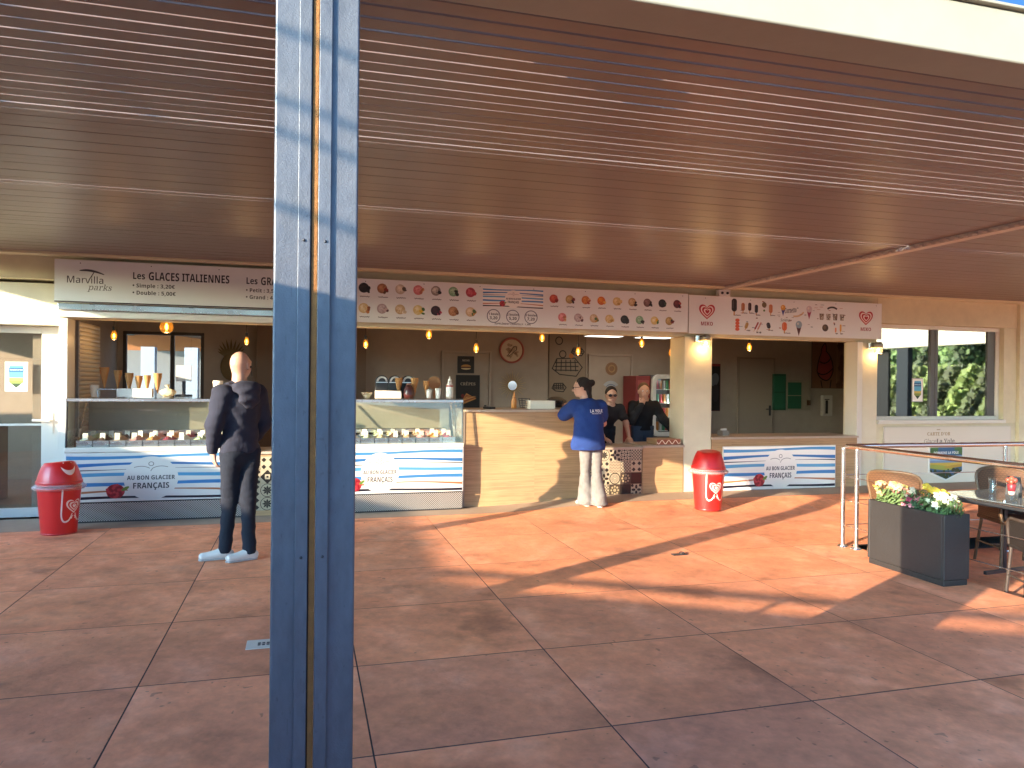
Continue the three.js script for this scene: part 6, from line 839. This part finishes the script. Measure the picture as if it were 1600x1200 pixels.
// 2. woman in a long blue shirt leaning on the bar
{
  const J = { pelvis: [-0.02, 0.86, 0.03], waist: [-0.025, 0.99, 0.01], chest: [-0.03, 1.18, -0.04], neck: [-0.04, 1.33, -0.08], head: [-0.095, 1.475, -0.1], shL: [-0.19, 1.25, -0.08], shR: [0.145, 1.25, -0.05], elL: [-0.27, 1.12, -0.34], elR: [0.21, 1.03, -0.12], wrL: [-0.16, 1.25, -0.5], wrR: [0.14, 1.1, -0.3], hipL: [-0.085, 0.84, 0.03], hipR: [0.07, 0.84, 0.03], knL: [-0.075, 0.46, 0.0], knR: [0.06, 0.46, 0.03], anL: [-0.06, 0.08, 0.0], anR: [0.085, 0.08, 0.09], toL: [-0.1, 0.03, -0.15], toR: [0.12, 0.03, -0.07] };
  const hair = () => { const f = uni([ell([0, 0.035, -0.025], [0.088, 0.1, 0.098]), ell([0, -0.02, -0.075], [0.07, 0.085, 0.05]), ell([0, 0.05, -0.135], [0.042, 0.04, 0.038]), ell([0, -0.12, -0.085], [0.06, 0.08, 0.035])], 0.02); return cut((x, y, z) => f(x, y, z) + 0.003 * Math.sin(x * 190 + y * 60), (x, y, z) => z - 0.035 - 0.45 * (y - 0.05) + (y > 0.06 ? -0.02 : 0), (x, y, z) => (Math.abs(x) > 0.06 && y < 0.0 && z > -0.02 ? 0.01 : -1)); };
  const w = person('woman in a long royal blue shirt and pale trousers leaning on the bar counter', [3.44, 0.03, -8.56], J, { yaw: -1.95, pitch: 0.1, s: 0.94, glasses: true, hair, hairM: cloth(0.018, 0.012, 0.01, 20), hdL: [0.8, 0.1, -0.5], pnL: [0, -1, 0], hdR: [-0.2, -0.4, -1], pnR: [0, -1, 0], flip: true, shoe: std(0.7, 0.68, 0.64, 0.55),
    top: { name: 'blue_shirt', mat: cloth(0.01, 0.04, 0.19), long: false, loose: 1.3, fold: 0.005, k: 19, hem: [[-0.05, 0.78, 0.03], 0.205, 0.715], extra: [cap([-0.03, 1.12, -0.02], [-0.045, 0.8, 0.03], 0.185, 0.205, 0.68), cap([-0.2, 1.23, -0.1], [-0.27, 1.13, -0.24], 0.085, 0.08)] },
    legs: { name: 'pale_trousers', mat: cloth(0.2, 0.19, 0.18), w: -0.008, cuff: 0.106, low: 0.03, topY: 0.95, botY: 0.035 } });
  const lt = canvasTex(256, 80, (x, ww, h) => { x.clearRect(0, 0, ww, h); txt(x, 'LA YOLE', 128, 30, 60, '#eef0f2', 'sans-serif', 'bold', 'center', 250); txt(x, 'WINE RESORT & SPA', 128, 68, 18, '#dfe4ea', 'sans-serif', 'bold', 'center', 240); });
  // the print follows the cloth of the back
  const pg = new THREE.PlaneGeometry(0.21, 0.066, 12, 4), shirt = w.children.find((c) => c.name === 'blue_shirt').geometry.attributes.position, pp = pg.attributes.position;
  for (let i = 0; i < pp.count; i++) { const x = pp.getX(i) + 0.035, y = pp.getY(i) + 1.185; let bz = -9; for (let k = 0; k < shirt.count; k++) { if (Math.abs(shirt.getX(k) - x) < 0.013 && Math.abs(shirt.getY(k) - y) < 0.013) bz = Math.max(bz, shirt.getZ(k)); } pp.setXYZ(i, x, y, (bz > -8 ? bz : 0.06) + 0.003); }
  pg.computeVertexNormals(); mesh('back_lettering', pg, new THREE.MeshStandardMaterial({ map: lt, transparent: true, alphaTest: 0.4, roughness: 0.7 }), w);
}
// 3. and 4. staff behind the low counter
{
  const J = { pelvis: [-0.02, 0.92, 0], waist: [-0.01, 1.0, 0.03], chest: [0.03, 1.12, 0.08], neck: [0.03, 1.24, 0.13], head: [0.02, 1.375, 0.17], shL: [-0.14, 1.18, 0.1], shR: [0.185, 1.18, 0.1], elL: [-0.2, 0.97, 0.2], elR: [0.24, 0.98, 0.2], wrL: [-0.16, 0.775, 0.36], wrR: [0.225, 0.775, 0.34], hipL: [-0.1, 0.9, 0], hipR: [0.07, 0.9, 0], knL: [-0.1, 0.48, 0], knR: [0.07, 0.48, 0], anL: [-0.1, 0.08, 0], anR: [0.07, 0.08, 0], toL: [-0.1, 0.03, 0.14], toR: [0.07, 0.03, 0.14] };
  const hair = () => { const f = uni([ell([0, 0.032, -0.022], [0.086, 0.1, 0.098]), ell([0, 0.05, -0.12], [0.04, 0.04, 0.035])], 0.02); return cut(f, (x, y, z) => z - 0.05 - 0.7 * (y - 0.06), (x, y, z) => -0.04 - y); };
  person('woman with sunglasses in a black polo shirt leaning both hands on the low counter', [4.2, 0.02, -9.92], J, { yaw: -0.2, pitch: 0.1, s: 0.92, glasses: true, hair, hairM: cloth(0.02, 0.013, 0.01, 20), skin: M.skin2, hdL: [0.2, -0.2, 1], pnL: [0, -1, 0.0], hdR: [-0.3, -0.2, 1], pnR: [0, -1, 0.0],
    top: { name: 'polo_shirt', mat: cloth(0.012, 0.011, 0.014), long: false, loose: 0.7, hem: [[-0.01, 0.9, 0.0], 0.14, 0.87] }, shoe: M.black, legs: { name: 'trousers', mat: cloth(0.02, 0.02, 0.026), w: 0, cuff: 0.06, low: 0.03, topY: 0.93, botY: 0.05 } });
  const K = { pelvis: [0, 0.92, 0], waist: [0, 1.02, 0.01], chest: [0.01, 1.17, 0.04], neck: [0, 1.3, 0.07], head: [-0.03, 1.435, 0.1], shL: [-0.17, 1.22, 0.05], shR: [0.175, 1.22, 0.05], elL: [-0.24, 1.02, 0.14], elR: [0.28, 1.02, 0.12], wrL: [-0.12, 1.24, 0.21], wrR: [0.35, 0.85, 0.3], hipL: [-0.085, 0.9, 0], hipR: [0.085, 0.9, 0], knL: [-0.085, 0.48, 0], knR: [0.085, 0.48, 0], anL: [-0.085, 0.08, 0], anR: [0.085, 0.08, 0], toL: [-0.1, 0.03, 0.14], toR: [0.1, 0.03, 0.14] };
  const hair2 = () => { const f = uni([ell([0, 0.03, -0.02], [0.084, 0.098, 0.098]), ell([0, -0.06, -0.08], [0.055, 0.09, 0.035])], 0.02); return cut(f, (x, y, z) => z - 0.045 - 0.75 * (y - 0.06)); };
  person('woman in a black sweater resting her chin on one hand before the fridge', [4.79, 0.02, -9.92], K, { yaw: -0.25, pitch: 0.06, s: 0.95, hair: hair2, hairM: cloth(0.13, 0.07, 0.035, 20), skin: M.skin, hcL: true, hdL: [0.5, 0.8, -0.1], pnL: [0, 0.3, -1], hdR: [0.2, -0.4, 1], pnR: [0, -1, -0.2],
    top: { name: 'sweater', mat: cloth(0.012, 0.012, 0.015), long: true, loose: 1.0, fold: 0.006, k: 20, hem: [[0, 0.9, 0.0], 0.15, 0.86] }, shoe: M.black, legs: { name: 'jeans', mat: cloth(0.06, 0.08, 0.12), w: 0, cuff: 0.06, low: 0.03, topY: 0.93, botY: 0.05 } });
}

for (const o of [kiosk, pergola]) rebase(o);
scene.environment = null;
renderer.render(scene, camera);
